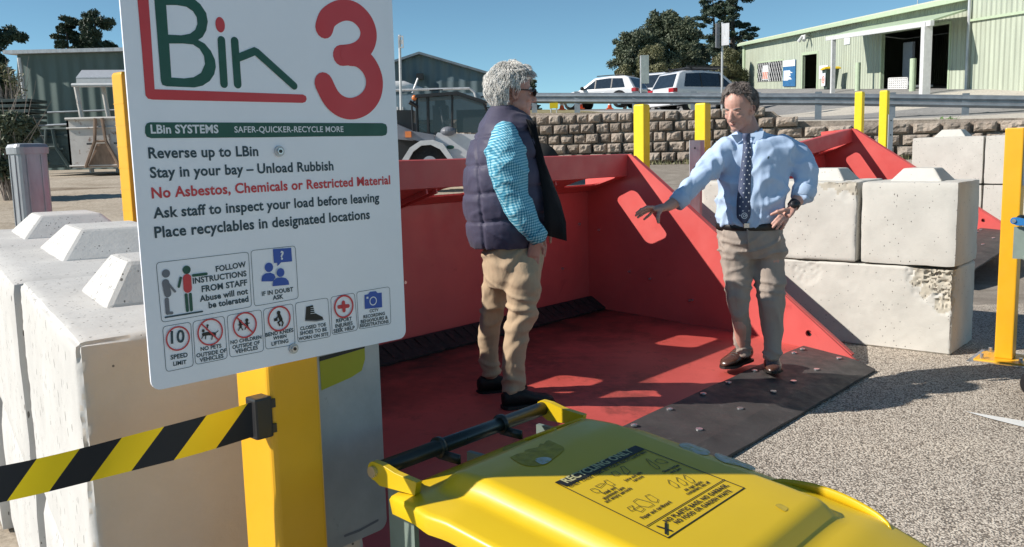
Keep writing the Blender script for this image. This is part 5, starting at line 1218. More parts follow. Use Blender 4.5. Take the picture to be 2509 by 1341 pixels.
pict([(545,842),(760,805),(775,1065),(563,1105)],[('NO CHILDREN',(568,1022),(760,986)),('OUTSIDE OF',(580,1052),(750,1020)),('VEHICLES',(598,1080),(738,1052))],f5)
def f6():
    rg(868,862,66); ds(865,826,11,'ink_black'); st([(868,842),(880,868)],20,'ink_black'); st([(880,872),(862,886),(872,904)],9,'ink_black',2); st([(884,874),(892,890),(886,906)],9,'ink_black',2); pl([(836,862),(858,858),(860,876),(838,880)],'ink_black'); st([(862,850),(848,862)],7,'ink_black',2)
pict([(770,803),(955,768),(970,1025),(785,1055)],[('BEND KNEES',(785,976),(958,943)),('WHEN',(833,995),(915,979)),('LIFTING',(823,1031),(927,1010))],f6)
def f7():
    pl([(1036,788),(1078,779),(1088,826),(1118,842),(1138,852),(1141,866),(1100,874),(1036,876),(1030,868),(1033,830)],'ink_black'); st([(1032,874),(1100,876),(1140,868)],7,'ink_grey',2)
    for i in range(4): st([(1062,795+i*12),(1082+i*4,792+i*12)],2.5,'ink_white',3)
pict([(967,765),(1172,732),(1190,975),(985,1012)],[('CLOSED TOE',(1000,936),(1160,908)),('SHOES TO BE',(998,966),(1165,938)),('WORN ON SITE',(990,999),(1175,966))],f7)
def f8(): rg(1268,787,56); st([(1240,790),(1296,784)],20,'ink_red'); st([(1266,762),(1270,812)],20,'ink_red',2)
pict([(1188,728),(1337,702),(1357,935),(1197,965)],[('REPORT',(1223,888),(1320,872)),('INJURIES',(1218,921),(1325,901)),('SEEK HELP',(1207,953),(1338,928))],f8)
def f9(): pl([(1397,716),(1420,712),(1430,697),(1468,692),(1478,704),(1504,701),(1507,792),(1400,803)],'ink_blue'); sf.ring(c2(1450,753),20/2.53,5/2.53,'ink_white',2); pl([(1408,728),(1420,726),(1421,738),(1409,740)],'ink_white',2)
pict([(1348,697),(1555,663),(1563,895),(1362,930)],[('CCTV',(1430,825),(1485,815)),('RECORDING',(1392,862),(1525,839)),('BEHAVIOURS &',(1375,893),(1543,863)),('REGISTRATIONS',(1370,918),(1548,889))],f9)
for px,py in((683,371),(718,854)):
    a=sf.c(px,py); p=P0+LS*a[0]+Z*a[1]
    mb=MB(); mb.cyl(p+NS*.0005,p+NS*.003,.0082,n=20); o=mb.build('bolt','zinc',sg); mb=MB(); mb.cyl(p+NS*.003,p+NS*.0055,.005,n=6); mb.build('nut','bolt',o); mb=MB(); mb.cyl(p+NS*.0055,p+NS*.0065,.0028,n=8); mb.build('socket','black',o)
# ================================================================ NEAR POST, SHEET, BARRIER TAPE
pc=P0-NS*.057; pc=Vector((pc.x,pc.y,0))
np_=thing('sign_post','yellow square steel post carrying the big sign, barrier tape clipped to it','sign post',tuple(pc),group='yellow sign posts')
mb=MB(); f=lambda z:[Vector((pc.x,pc.y,z))+LS*x+NS*y for x,y in rrect(.095,.105,.010,4,-.0455,-.0525)]
mb.ring_loft([f(0),f(1.84)]); o=mb.build('post','yellow',np_,smooth=False)
mb=MB(); box_post(mb,pc,.30,0,.012,0,LS); mb.build('base_plate','yellow',np_)
# grey sheet fixed behind the post
ps=thing('steel_sheet','grey steel sheet with rounded corners fixed to the near yellow post','sheet',tuple(pc+Z*.9))
o_=Y(785,900,1.45); sf2=Surf(pc-NS*.03+Z*1.0+LS*.05,L,S)
a=sf2.c(942,1285); b=sf2.c(934,845); c=sf2.c(785,1330)
w0=-.06; x1=(a[0]+b[0])/2; zlo=sf2.c(890,1318)[1]; 
mb=MB(); mb.poly([rrect(x1-w0,.62,.018,5,w0,zlo)],sf2.o,L,Z,th=.003,nrm=S); mb.build('panel','sheet',ps)
sf2.start(); 
sf2.poly([(782,880),(840,866),(893,851),(894,880),(886,908),(860,925),(787,957)],'olive',0); sf2.poly([(782,875),(893,847),(893,853),(840,869),(782,886)],'ink_black',1); sf2.done('olive_patch',ps)  # olive shape with a dark upper edge on the sheet
sf2.start(); sf2.stroke([(845,1313),(880,1300),(925,1275)],5,'ink_grey',0); sf2.done('scrape_mark',ps)
# barrier tape head
cor=pc-LS*.0455+NS*.0525
h0=Y(597,992,1.40)
tp=thing('barrier_tape','yellow and black striped retractable barrier tape clipped to the near yellow post','barrier tape',tuple(h0))
hd=cor+Z*0; hz=h0.z
hc=Vector((cor.x,cor.y,hz))-LS*.012-NS*.012
mb=MB(); mb.box(hc,(.030,.030,.066),LS,NS,Z); bevel(mb.build('clip_housing','black',tp),.004,2)
mb=MB(); 
for k in(-.02,.02): mb.box(hc+LS*.014+NS*.004+Z*k,(.014,.02,.014),LS,NS,Z)
mb.build('clip_prong','black',tp)
e0=hc-LS*.014+NS*.004; e1=Y(-60,1199,1.27)
def tapept(u,v):
    p=e0.lerp(e1,u); p.z-=.006*math.sin(math.pi*u); up=(Z+LS*.05*math.sin(u*5)).normalized(); return p+up*((v-.5)*.0555)+NS*.003*math.sin(u*9+v)
mb=MB(); mb.quadgrid(tapept,40,4)
ln=(e1-e0).length/.0555
for f_ in range(len(mb.uv)): mb.uv[f_]=[((u*ln)/2.3+.03,v) for u,v in mb.uv[f_]]
mb.build('tape','tape',tp,smooth=True)
# ================================================================ YELLOW WHEELIE BIN
HL=G(930,1150,.88)
def BN(s,l,z): return Vector((HL.x,HL.y,0))+S*s+L*l+Z*z
def smooth_closed(pts,n=4):
    out=[];m_=len(pts)
    for i in range(m_):
        P=[pts[(i+k)%m_] for k in(-1,0,1,2)]
        for k in range(n):
            t=k/n; out.append(tuple(.5*((2*P[1][j])+(-P[0][j]+P[2][j])*t+(2*P[0][j]-5*P[1][j]+4*P[2][j]-P[3][j])*t*t+(-P[0][j]+3*P[1][j]-3*P[2][j]+P[3][j])*t**3) for j in(0,1)))
    return out
M['reflection_scuff']=pm('pale_reflection_and_scuff',(.55,.56,.50),.6,var=.3,vs=60,dirt=((.40,.36,.08),90,.5))  # pale tone for the painted lid reflections and one scuff
M['scuff']=pm('dull_scuffed_plastic',(.46,.34,.04),.7,var=.35,vs=50)
def make_bin(label,lidmat,art=True):
    t=thing('wheelie_bin',label,'bin',(HL.x,HL.y,0))
    def zr(s): return lin(s,[(.04,.858),(.12,.871),(.20,.873),(.52,.831),(.64,.812),(.72,.782),(.84,.722)])
    LC=.212; LH=.262
    def lidz(s,l):
        e=abs((l-LC)/LH); z=zr(s)-.012*e**5
        pl_=sstep(.10,.14,s)*(1-sstep(.575,.605,s))*sstep(.010,.040,l)*(1-sstep(.385,.415,l)); return z+.025*pl_
    def half(s):
        h=LH
        if s<.16: h=LH-.03*(1-((s-.05)/.11))
        if s>.715: h=LH-.12*(1-math.sqrt(max(0,1-((s-.715)/.127)**2)))
        return h
    n1,n2=64,64; mb=MB(); mb.sm=True; top=[]
    s0,s1=.05,.84
    for i in range(n1+1):
        s=s0+(s1-s0)*(1-(1-i/n1)**1.15); row=[]
        for j in range(n2+1):
            l=LC+half(s)*(2*j/n2-1); row.append((s,l))
        top.append(row)
    vs=[BN(s,l,lidz(s,l)) for r in top for s,l in r]; W=n2+1
    fs=[(i*W+j,i*W+j+1,(i+1)*W+j+1,(i+1)*W+j) for i in range(n1) for j in range(n2)]
    bd_=[j for j in range(W)]+[i*W+n2 for i in range(1,n1+1)]+[n1*W+j for j in range(n2-1,-1,-1)]+[i*W for i in range(n1-1,0,-1)]
    k=len(vs); m=len(bd_); vs+=[vs[b]-Z*.006+ (vs[b]-BN(.38,LC,vs[b].z)).normalized()*.004 for b in bd_]+[vs[b]-Z*.030 for b in bd_]
    fs+=[(bd_[i],k+i,k+(i+1)%m,bd_[(i+1)%m]) for i in range(m)]+[(k+i,k+m+i,k+m+(i+1)%m,k+(i+1)%m) for i in range(m)]
    mb.add(vs,fs); lid=mb.build('lid',lidmat,t)
    # moulded ribs at the rear of the lid
    mb=MB()
    for l_ in(.30,.38): mb.tube([BN(.06,l_,lidz(.06,l_)),BN(.13,l_,lidz(.13,l_)+.002)],[.004,.003],6)
    mb.build('lid_rib',lidmat,lid)
    # side grips
    for sg_ in(1,-1):
        mb=MB(); mb.sm=True; rg_=[]
        for q in range(21):
            a=q/20; s=.468+.195*a; o_=math.sin(math.pi*a)**.4 if 0<a<1 else 0; l_=LC+sg_*(LH-.020+.028*o_); z_=zr(s)-.010+.010*math.sin(math.pi*a); dn=.012+.010*o_; th=.006
            rg_.append([BN(s,l_-sg_*th,z_),BN(s,l_-sg_*th*.3,z_+.003),BN(s,l_+sg_*th*.6,z_),BN(s,l_+sg_*th,z_-dn),BN(s,l_-sg_*th*.4,z_-dn)])
        mb.ring_loft(rg_); mb.build('grip',lidmat,lid)
        mb=MB(); rg_=[]
        for q in range(13):
            a=q/12; s=.49+.15*a; w_=.004+.012*math.sin(math.pi*a); l_=LC+sg_*(LH-.020); rg_.append([BN(s,l_-sg_*w_*.2,lidz(s,l_)+.0006),BN(s,l_+sg_*w_,lidz(s,LC+sg_*(LH-.004))+.0006)])
    def lidhit(px,py,lift=.0008):
        z=.86
        for _ in range(12):
            g=G(px,py,z); r=g-Vector((HL.x,HL.y,g.z)); s_,l_=r.dot(S),r.dot(L); z=.5*z+.5*lidz(s_,l_)
        return BN(s_,l_,z+lift)
    if art:
        # pale patches paint reflections on the lid; dull scuffs on the rear slope
        rn=random.Random(6)
        def patch(name,pts,mat,lift=.0008):
            q=smooth_closed(pts); c=(sum(p[0] for p in q)/len(q),sum(p[1] for p in q)/len(q)); mb=MB()
            rr_=[[lidhit(c[0]+(x-c[0])*k,c[1]+(y-c[1])*k,lift) for x,y in q] for k in(1,.66,.33)]; n_=len(q); mb.add([p for r in rr_ for p in r]+[lidhit(*c,lift)],[(a*n_+i,a*n_+(i+1)%n_,(a+1)*n_+(i+1)%n_,(a+1)*n_+i) for a in(0,1) for i in range(n_)]+[(2*n_+i,2*n_+(i+1)%n_,3*n_) for i in range(n_)]); mb.build(name,mat,lid)
        patch('painted_reflection',[(1664,1092),(1680,1086),(1710,1090),(1738,1106),(1734,1116),(1715,1114),(1690,1108)],'reflection_scuff')
        patch('painted_reflection',[(1752,1112),(1775,1108),(1800,1120),(1830,1132),(1852,1150),(1838,1152),(1810,1142),(1780,1136),(1756,1124)],'reflection_scuff')
        patch('scuff_mark',[(1232,1100),(1270,1086),(1330,1078),(1368,1090),(1382,1102),(1360,1122),(1330,1140),(1290,1142),(1250,1122)],'scuff')
        patch('scuff_mark',[(1310,1128),(1335,1122),(1352,1128),(1330,1140)],'reflection_scuff',.0014)
        patch('scuff_mark',[(1900,1240),(1912,1236),(1930,1246),(1922,1254)],'scuff')
    # hinge lugs, handle bar, clips
    for l_ in(.0,.437):
        mb=MB(); pts=[( .016*math.cos(R_(a)),.016*math.sin(R_(a))) for a in range(90,271,15)]+[(.012,-.022),(.095,-.018),(.10,.004),(.05,.008),(.02,.015)]
        mb.poly([pts],BN(0,l_,.880),S,Z,th=.012,nrm=L); bevel(mb.build('hinge_lug',lidmat,lid),.003,1)
        mb=MB(); q=l_-.018 if l_<.1 else l_+.002; mb.cyl(BN(0,q,.880),BN(0,q+.008,.880),.0095,n=14); mb.build('hinge_pin','bolt',lid)
    mb=MB(); mb.sm=True; mb.cyl(BN(0,.004,.880),BN(0,.434,.880),.0135,n=20); mb.build('handle_bar','bar',t)
    for l_ in(.135,.30):
        mb=MB(); mb.sm=True; mb.cyl(BN(0,l_-.004,.880),BN(0,l_+.004,.880),.0185,n=20); mb.obox(BN(.0,l_-.003,.86),S*.05,L*.006,Z*.016); mb.build('handle_clip','bar',t)
    # body
    def rr(s0_,s1_,l0_,l1_,z,r=.05): return [BN(x,y,z) for x,y in rrect(s1_-s0_,l1_-l0_,r,5,s0_,l0_)]
    mb=MB(); mb.sm=True; mb.ring_loft([rr(.16,.66,.06,.37,.03),rr(.10,.70,.0,.43,.55),rr(.055,.77,-.025,.448,.698),rr(.04,.80,-.045,.468,.700),rr(.04,.80,-.045,.468,.715),rr(.055,.78,-.03,.455,.717)]); mb.build('body','bin_rim',t)
    for l_ in(.02,.21,.41): mb=MB(); mb.obox(BN(-.005,l_,.70),S*.06,L*.01,Z*.15); mb.build('handle_bracket','bin_rim',t)
    for l_ in((-.015,.40) if art else (.17,.40)):
        mb=MB(); mb.sm=True; wq_=.10 if art else .075; mb.cyl(BN(.10,l_,wq_),BN(.10,l_+.04,wq_),wq_,n=24); w_=mb.build('wheel','black',t); mb=MB(); mb.cyl(BN(.10,l_-.002,.10),BN(.10,l_+.042,.10),.05,n=16); mb.build('hub','ink_grey',w_)
    if not art: return t
    # moulded label, printed on the raised panel
    o_=BN(.28,.10,lidz(.28,.2)+.0002); sl_=(lidz(.48,.2)-lidz(.28,.2))/.20
    n_=(Z-S*sl_).normalized(); sb=Surf(o_,L,n_)
    cb=crop(1300,1040,4.1817)
    sb.start(); fr_=[(245,598),(1075,218),(2200,655),(1410,1172)]
    sb.frame([cb(*p) for p in fr_],.0022,'ink_black',0,.002); sb.poly([cb(*p) for p in((258,598),(1075,226),(1170,262),(362,640))],'ink_black',1)
    sb.stroke([cb(1190,1048),cb(1985,570)],3.2,'ink_black',1); sb.done('label_frame',lid)
    sb.start(); sb.text('RECYCLING ONLY',cb(375,610),cb(1062,285),'lid_print',2,.03); 
    sb.text('ONLY THESE ITEMS IN YOUR RECYCLING BIN',cb(405,650),cb(1195,290),'ink_black',1,.03)
    for t_,a,b in(('Steel and',(752,722),(880,655)),('aluminium cans',(755,775),(965,655)),('and empty aerosols',(775,808),(1040,662)),('Juice and milk',(972,590),(1150,500)),('cartons',(1060,592),(1160,540)),('Glass bottles',(1370,500),(1530,425)),('and jars',(1445,505),(1550,462)),('All rigid plastic',(1590,690),(1765,595)),('containers, lids off',(1610,728),(1842,600)),('Paper and cardboard',(1150,975),(1445,803)),('NO PLASTIC BAGS, NO GARBAGE,',(1395,1012),(2030,632)),('NO FOOD OR GARDEN WASTE',(1500,1025),(2062,690))):
        sb.text(t_,cb(*a),cb(*b),'ink_black',1,.035)
    sb.done('lettering',lid)
    sb.start(); S_=lambda pts,w=9: sb.stroke([cb(*p) for p in pts],w/4.18,'ink_black',1)
    S_([(1300,1050),(1440,1095)],26); sb.stroke([cb(1385,1020),cb(1385,1130)],6,'ink_black',2)
    def outl(cx,cy,pts,w=7):
        q=[(cx+x,cy+y) for x,y in pts]
        for a,b in zip(q,q[1:]+q[:1]): S_([a,b],w)
    outl(655,688,[(-45,-15),(-10,-28),(40,-12),(58,10),(20,20),(-20,5)]); outl(700,635,[(-40,5),(20,-25),(60,-22),(10,20)]); outl(800,605,[(-50,-20),(-20,-30),(60,15),(30,32),(-30,5)])
    outl(870,510,[(-45,-12),(0,-26),(48,0),(20,22),(-20,20)]); outl(955,470,[(-35,-28),(0,-35),(65,20),(30,50),(0,30)])
    outl(1250,415,[(-70,-55),(-50,-55),(-10,-25),(60,20),(75,45),(40,48),(-20,5),(-45,-25)]); outl(1345,385,[(-72,-5),(-45,-25),(20,-15),(65,10),(20,20),(-30,18)])
    for dx,dy in((0,0),(85,-25),(160,-50)): outl(1460+dx,620+dy,[(-55,-45),(-35,-42),(40,0),(60,28),(25,35),(-40,-5)])
    outl(1150,805,[(-100,-10),(-60,-38),(70,-2),(110,25),(60,50),(-40,35)]); outl(1235,770,[(-65,-30),(-20,-48),(70,5),(60,35),(0,25)]); outl(1040,865,[(-52,-5),(0,-28),(20,15),(-10,30)]); outl(1110,872,[(-52,5),(0,-28),(55,0),(20,30)])
    sb.done('pictogram',lid)
    return t
M['bin_rim']=pm('grey_green_bin_body',(.20,.25,.22),.45,var=.2)
M['lid_print']=pm('label_lettering',(.50,.47,.25),.5,var=.1)
yb_=make_bin('wheelie bin with glossy yellow recycling lid and printed label in the foreground','yellow_lid')
bb_=make_bin('blue lidded wheelie bin mostly outside the right edge of the frame','blue_lid',False)
# blue bin: its rear hinge lug just enters the frame
tgt=Y(2486,541,4.55); delta=tgt-BN(0,0,.88); sc=1.09
bb_.location=Vector((tgt.x,tgt.y,0)); bb_.scale=(1.12,1.12,tgt.z/.88)
# ================================================================ PEOPLE
def organic(mb,name,mats,parent,voxel=.006,smooth=3,disp=None,paint=None):
    """fuse overlapping closed shapes into one continuous skin"""
    me=bpy.data.meshes.new('tmp'); me.from_pydata([tuple(p) for p in mb.v],[],mb.f)
    bm=bmesh.new(); bm.from_mesh(me); bmesh.ops.recalc_face_normals(bm,faces=bm.faces); bm.to_mesh(me); bm.free()
    ob=bpy.data.objects.new('tmp',me); col.objects.link(ob)
    r=ob.modifiers.new('r','REMESH'); r.mode='VOXEL'; r.voxel_size=voxel; r.adaptivity=0
    if smooth: q=ob.modifiers.new('s','SMOOTH'); q.factor=.5; q.iterations=smooth
    dg=bpy.context.evaluated_depsgraph_get(); dg.update(); m2=bpy.data.meshes.new_from_object(ob.evaluated_get(dg))
    bpy.data.objects.remove(ob); bpy.data.meshes.remove(me); m2.name=name
    if disp:
        ns=[v.normal.copy() for v in m2.vertices]
        for v,n in zip(m2.vertices,ns): v.co=v.co+n*disp(v.co,n)
    m2.materials.clear()
    for m_ in mats: m2.materials.append(M[m_])
    for p in m2.polygons:
        p.use_smooth=True
        if paint: p.material_index=paint(p.center,p.normal)
    inv=world_mat(parent).inverted(); m2.transform(inv); m2.update()
    o=bpy.data.objects.new(name,m2); col.objects.link(o); o.parent=parent; return o
def nz(p,sx,sy,sz,o=0): return noise.noise(Vector((p.x*sx+o,p.y*sy,p.z*sz)))
def ridge(p,sx,sy,sz,o=0):
    w=noise.noise_vector(p*4.5+Vector((o,0,0)))*.06; q=p+w
    return max(-.35,1-5.5*abs(nz(q,sx*.7,sy*.7,sz*.55,o)))
def hloft(mb,levels,d,fw,n=28,zfirst=False):
    """levels: (pixel y, x left, x right, depth half size, depth offset); horizontal elliptical sections facing fw"""
    fw=Vector((fw[0],fw[1],0)).normalized(); lt=Vector((-fw.y,fw.x,0)); rings=[]
    for lv in levels:
        y,xl,xr,b=lv[:4]; do=lv[4] if len(lv)>4 else 0; sq=lv[5] if len(lv)>5 else 2.3
        A=Y(xl,y,d+do); B=Y(xr,y,d+do); c=(A+B)/2; hw=(B-A).length/2
        if abs(fw.x)>.7: a=math.sqrt(max(.0004,hw*hw-(b*lt.x)**2))/abs(fw.x); ua,ub=fw*a,lt*b
        else: a=math.sqrt(max(.0004,hw*hw-(b*fw.x)**2))/abs(lt.x); ua,ub=lt*a,fw*b
        r=[]
        for j in range(n):
            t=2*math.pi*j/n; ct,s_=math.cos(t),math.sin(t); e=2/sq
            r.append(c+ua*(math.copysign(abs(ct)**e,ct))+ub*(math.copysign(abs(s_)**e,s_)))
        rings.append(r)
    mb.ring_loft(rings)
def ptube(mb,pts,d,n=14,k=None):
    """pts: (px,py,radius px or (a,b), depth offset)"""
    c=[Y(p[0],p[1],d+p[3]) for p in pts]; s=d/FPX
    mb.tube(c,[((p[2][0]*s,p[2][1]*s) if isinstance(p[2],tuple) else p[2]*s) for p in pts],n)
    for q in (0,-1):
        r=pts[q][2]; r=max(r) if isinstance(r,tuple) else r
        mb.ell(c[q],(r*s*.98,)*3,nu=12,nv=8)
def head(mb,c,fw,up,s=1.0,heavy=1.0):
    fw=Vector(fw).normalized(); up=Vector(up); up=(up-fw*up.dot(fw)).normalized(); lt=up.cross(fw)
    P=lambda f,l,u:c+fw*(f*s)+lt*(l*s)+up*(u*s)
    E=lambda f,l,u,a,b,h:mb.ell(P(f,l,u),(a*s,b*s,h*s),fw,lt,up,nu=20,nv=14)
    E(-.008,0,.030,.098,.077,.095); E(.028,0,-.015,.070,.064,.085); E(.035,0,-.062,.056,.052*heavy,.048); E(.066,0,-.088,.030,.028,.024)
    for q in(-1,1):
        E(.074,q*.026,.020,.015,.022,.009); E(.055,q*.038,-.024,.030,.022,.022); E(.02,q*.052,-.055,.035,.016*heavy,.03)
        E(-.004,q*.079,-.008,.018,.008,.031); E(-.012,q*.083,.002,.011,.007,.022)
    mb.tube([P(.088,0,.012),P(.104,0,-.012),P(.116,0,-.030)],[(.011*s,.012*s),(.013*s,.014*s),(.015*s,.013*s)],10); mb.ell(P(.110,0,-.032),(.016*s,.015*s,.011*s),fw,lt,up)
    for q in(-1,1): E(.098,q*.012,-.036,.010,.008,.008)
    E(.090,0,-.058,.010,.023,.006); E(.088,0,-.068,.010,.020,.006); E(.080,0,-.05,.014,.026,.014)
    return P,lt,up,fw
def face_bits(P,fw,lt,up,par,s,brow,closed=False):
    for q in(-1,1):
        mb=MB(); mb.sm=True; mb.ell(P(.075,q*.030,-.001),(.0125*s,.0135*s,.0085*s),fw,lt,up); e=mb.build('eye','eye_white',par)
        if not closed: mb=MB(); mb.ell(P(.0862,q*.030,-.002),(.0022*s,.005*s,.005*s),fw,lt,up); mb.build('pupil','ink_black',e)
        mb=MB(); mb.sm=True; mb.ell(P(-.003,q*.0875,-.004),(.009*s,.003*s,.016*s),fw,lt,up); mb.build('ear_shade','skin_shade',par)  # dark ellipsoid paints the shadow inside the ear
        mb=MB(); mb.sm=True; mb.ell(P(.0815 if not closed else .0755,q*.029,.004 if not closed else .000),(.0135*s,.0165*s,.0055*s if not closed else .0085*s),fw,lt,up); mb.build('eyelid','skin1' if not closed else 'skin2',par)
        if closed: mb=MB(); mb.tube([P(.0855,q*.017,-.005),P(.0885,q*.029,-.0075),P(.0815,q*.043,-.004)],[.0018]*3,5); mb.build('eyelashes','hair_brown',par)
        mb=MB(); mb.tube([P(.087,q*.011,.018),P(.0885,q*.026,.024),P(.078,q*.040,.023),P(.070,q*.048,.016)],[.0040*s,.0055*s,.0050*s,.0024*s],6); mb.build('eyebrow',brow,par)
    mb=MB(); mb.sm=True; mb.ell(P(.0985,0,-.0625),(.004*s,.020*s,.0022*s),fw,lt,up); mb.build('mouth','lip',par)
def hair(P,fw,lt,up,c,s,mat,par,n,ln,mask,seed,curl=.5,shell=.012,wid=.0028):
    rnd=random.Random(seed); mb=MB(); mb.sm=True
    R=(.106,.087,.103); base=[]
    # cap shell
    def pt(f,l,u): return P(-.008+f*R[0],l*R[1],.030+u*R[2])
    nu,nv=56,36; vs=[];keep={}
    for i in range(nv+1):
        th=math.pi*i/nv
        for j in range(nu):
            a=2*math.pi*j/nu; f,l,u=math.sin(th)*math.cos(a),math.sin(th)*math.sin(a),math.cos(th)
            m_=mask(f,l,u); p=pt(f,l,u); d=(p-c).normalized(); k=shell*(.25+.8*noise.noise(p*30+Vector((seed,0,0)))+.4*noise.noise(p*85))
            vs.append(p+d*(k if m_>0 else -.022)*s)
    fs=[(i*nu+j,i*nu+(j+1)%nu,(i+1)*nu+(j+1)%nu,(i+1)*nu+j) for i in range(nv) for j in range(nu)]
    mb.add(vs,fs)
    k=0
    while k<n:
        f,l,u=rnd.gauss(0,1),rnd.gauss(0,1),rnd.gauss(0,1); q=math.sqrt(f*f+l*l+u*u); f/=q;l/=q;u/=q
        if mask(f,l,u)<=0: continue
        k+=1; p=pt(f,l,u); nrm=(p-c).normalized(); dn=(-up*.9-fw*.25*(1 if u<.6 else -.6)); t=(dn-nrm*dn.dot(nrm)).normalized()
        w=noise.noise_vector(p*26+Vector((seed,0,0)))*curl*2.6+Vector((rnd.gauss(0,1),rnd.gauss(0,1),rnd.gauss(0,1)))*curl*.28; L_=ln*(.6+.8*rnd.random())*s
        p0=p+nrm*.002; p1=p0+(nrm*.8+t*.5+w*.5).normalized()*L_*.5; p2=p1+(nrm*.25+t+w).normalized()*L_*.5; p3=p2+(t*.9-nrm*.3+w*.6).normalized()*L_*.35
        mb.tube([p0,p1,p2,p3],[wid,wid*1.1,wid*.8,wid*.25],4,cap=False)
    return mb.build('hair',mat,par)
def finger(mb,pts,r0,r1):
    n=len(pts); mb.tube(pts,[r0+(r1-r0)*i/(n-1) for i in range(n)],9)
    mb.ell(pts[-1],(r1,r1,r1),nu=9,nv=6); mb.ell(pts[0],(r0,r0,r0),nu=9,nv=6)
    for p in pts[1:-1]: mb.ell(p,(r0*1.03,)*3,nu=9,nv=6)
def shoe(mb,heel,toe,w,h,sole=.02):
    heel,toe=Vector(heel),Vector(toe); f=(toe-heel); ln=f.length; f.normalize(); l=Vector((-f.y,f.x,0)).normalized(); rings=[]
    for t,wk,hk in((0,.55,.75),(.06,.72,.95),(.25,.80,1.0),(.42,.82,.92),(.58,.95,.68),(.72,1.0,.55),(.86,.88,.48),(.95,.62,.38),(1.0,.30,.25)):
        c=heel+f*(ln*t); r=[]
        for j in range(16):
            a=2*math.pi*j/16; x=math.cos(a)*w/2*wk; z=max(0,.5+.5*math.sin(a)); z=z**.7*h*hk
            r.append(c+l*x+Z*(z+.004))
        rings.append(r)
    mb.ring_loft(rings)
def sole(mb,heel,toe,w,th=.016):
    heel,toe=Vector(heel),Vector(toe); f=(toe-heel); ln=f.length; f.normalize(); l=Vector((-f.y,f.x,0)).normalized(); pts=[]
    pr=[(-.02,.40),(.05,.72),(.25,.80),(.45,.78),(.65,1.0),(.82,.98),(.94,.66),(1.02,.25)]
    o=[heel+f*ln*t+l*w/2*k*1.06 for t,k in pr]+[heel+f*ln*t-l*w/2*k*1.06 for t,k in reversed(pr)]
    mb.ring_loft([[Vector((p.x,p.y,heel.z)) for p in o],[Vector((p.x,p.y,heel.z+th)) for p in o]])
# ---------------------------------------------------------------- MAN IN VEST
D1=4.45
mA=thing('person','grey haired man in navy quilted vest, aqua gingham shirt and tan trousers seen from behind','person',tuple(G(1235,990,.125)))
FA=(.95,.31); fa=Vector((FA[0],FA[1],0)).normalized(); la=Vector((-fa.y,fa.x,0)); kA=D1/FPX
# trousers
def wr_tr(p,n):
    z=p.z; a=.0
    knee=math.exp(-((z-.60)/.13)**2)+.8*math.exp(-((z-.93)/.12)**2)+1.0*math.exp(-((z-.22)/.10)**2)
    return .013*knee*ridge(p,7,7,26,3)+.007*ridge(p,5,5,9,9)-.006
mb=MB()
hloft(mb,[(575,1180,1335,.145),(600,1178,1336,.155),(640,1180,1333,.165),(680,1184,1328,.150),(705,1192,1320,.11)],D1,FA)
ptube(mb,[(1283,640,42,-.085),(1281,690,46,-.095),(1281,735,41,-.10),(1281,768,38,-.105),(1268,800,35,-.11),(1262,850,33,-.11),(1257,905,32,-.11),(1259,940,30,-.11),(1262,950,33,-.11)],D1,18)
ptube(mb,[(1222,640,42,.085),(1212,690,34,.095),(1208,735,33,.10),(1206,768,32,.11),(1198,810,29,.12),(1196,850,27,.125),(1198,890,27,.13),(1203,908,27,.13)],D1,18)
organic(mb,'trousers',['chino_tan'],mA,.009,3,wr_tr)
# vest
zsl=[Y(1150,y,D1).z for y in(330,398,465,533)]
def wr_v(p,n):
    g=sum(math.exp(-((p.z-z0-.02*math.sin(p.x*7))/.007)**2) for z0 in zsl)
    vs_=math.exp(-((p.x-(-.155+.05*(1.4-p.z)))/.006)**2)
    puff=.006*abs(math.sin((p.z-zsl[0])*math.pi/.139))
    return puff-.010*min(1,g)-.008*vs_*(1 if p.z<1.75 else 0)+.006*ridge(p,9,9,20)*.6
mb=MB()
hloft(mb,[(262,1203,1268,.070),(275,1196,1282,.085),(290,1188,1296,.115),(307,1176,1303,.165),(330,1163,1312,.195),(370,1148,1320,.205),(420,1140,1334,.205),(470,1138,1346,.200),(520,1140,1350,.195),(560,1145,1345,.190),(590,1150,1335,.180),(603,1153,1318,.175)],D1,FA,32)
pA=la
def vp(c,n): return 0 if n.dot(fa)<.55 or c.z>2.2 else 1  # forward faces get the black tone: lining, with sunless shade painted in
organic(mb,'vest',['vest','vest_lining_shade'],mA,.009,2,wr_v,vp)
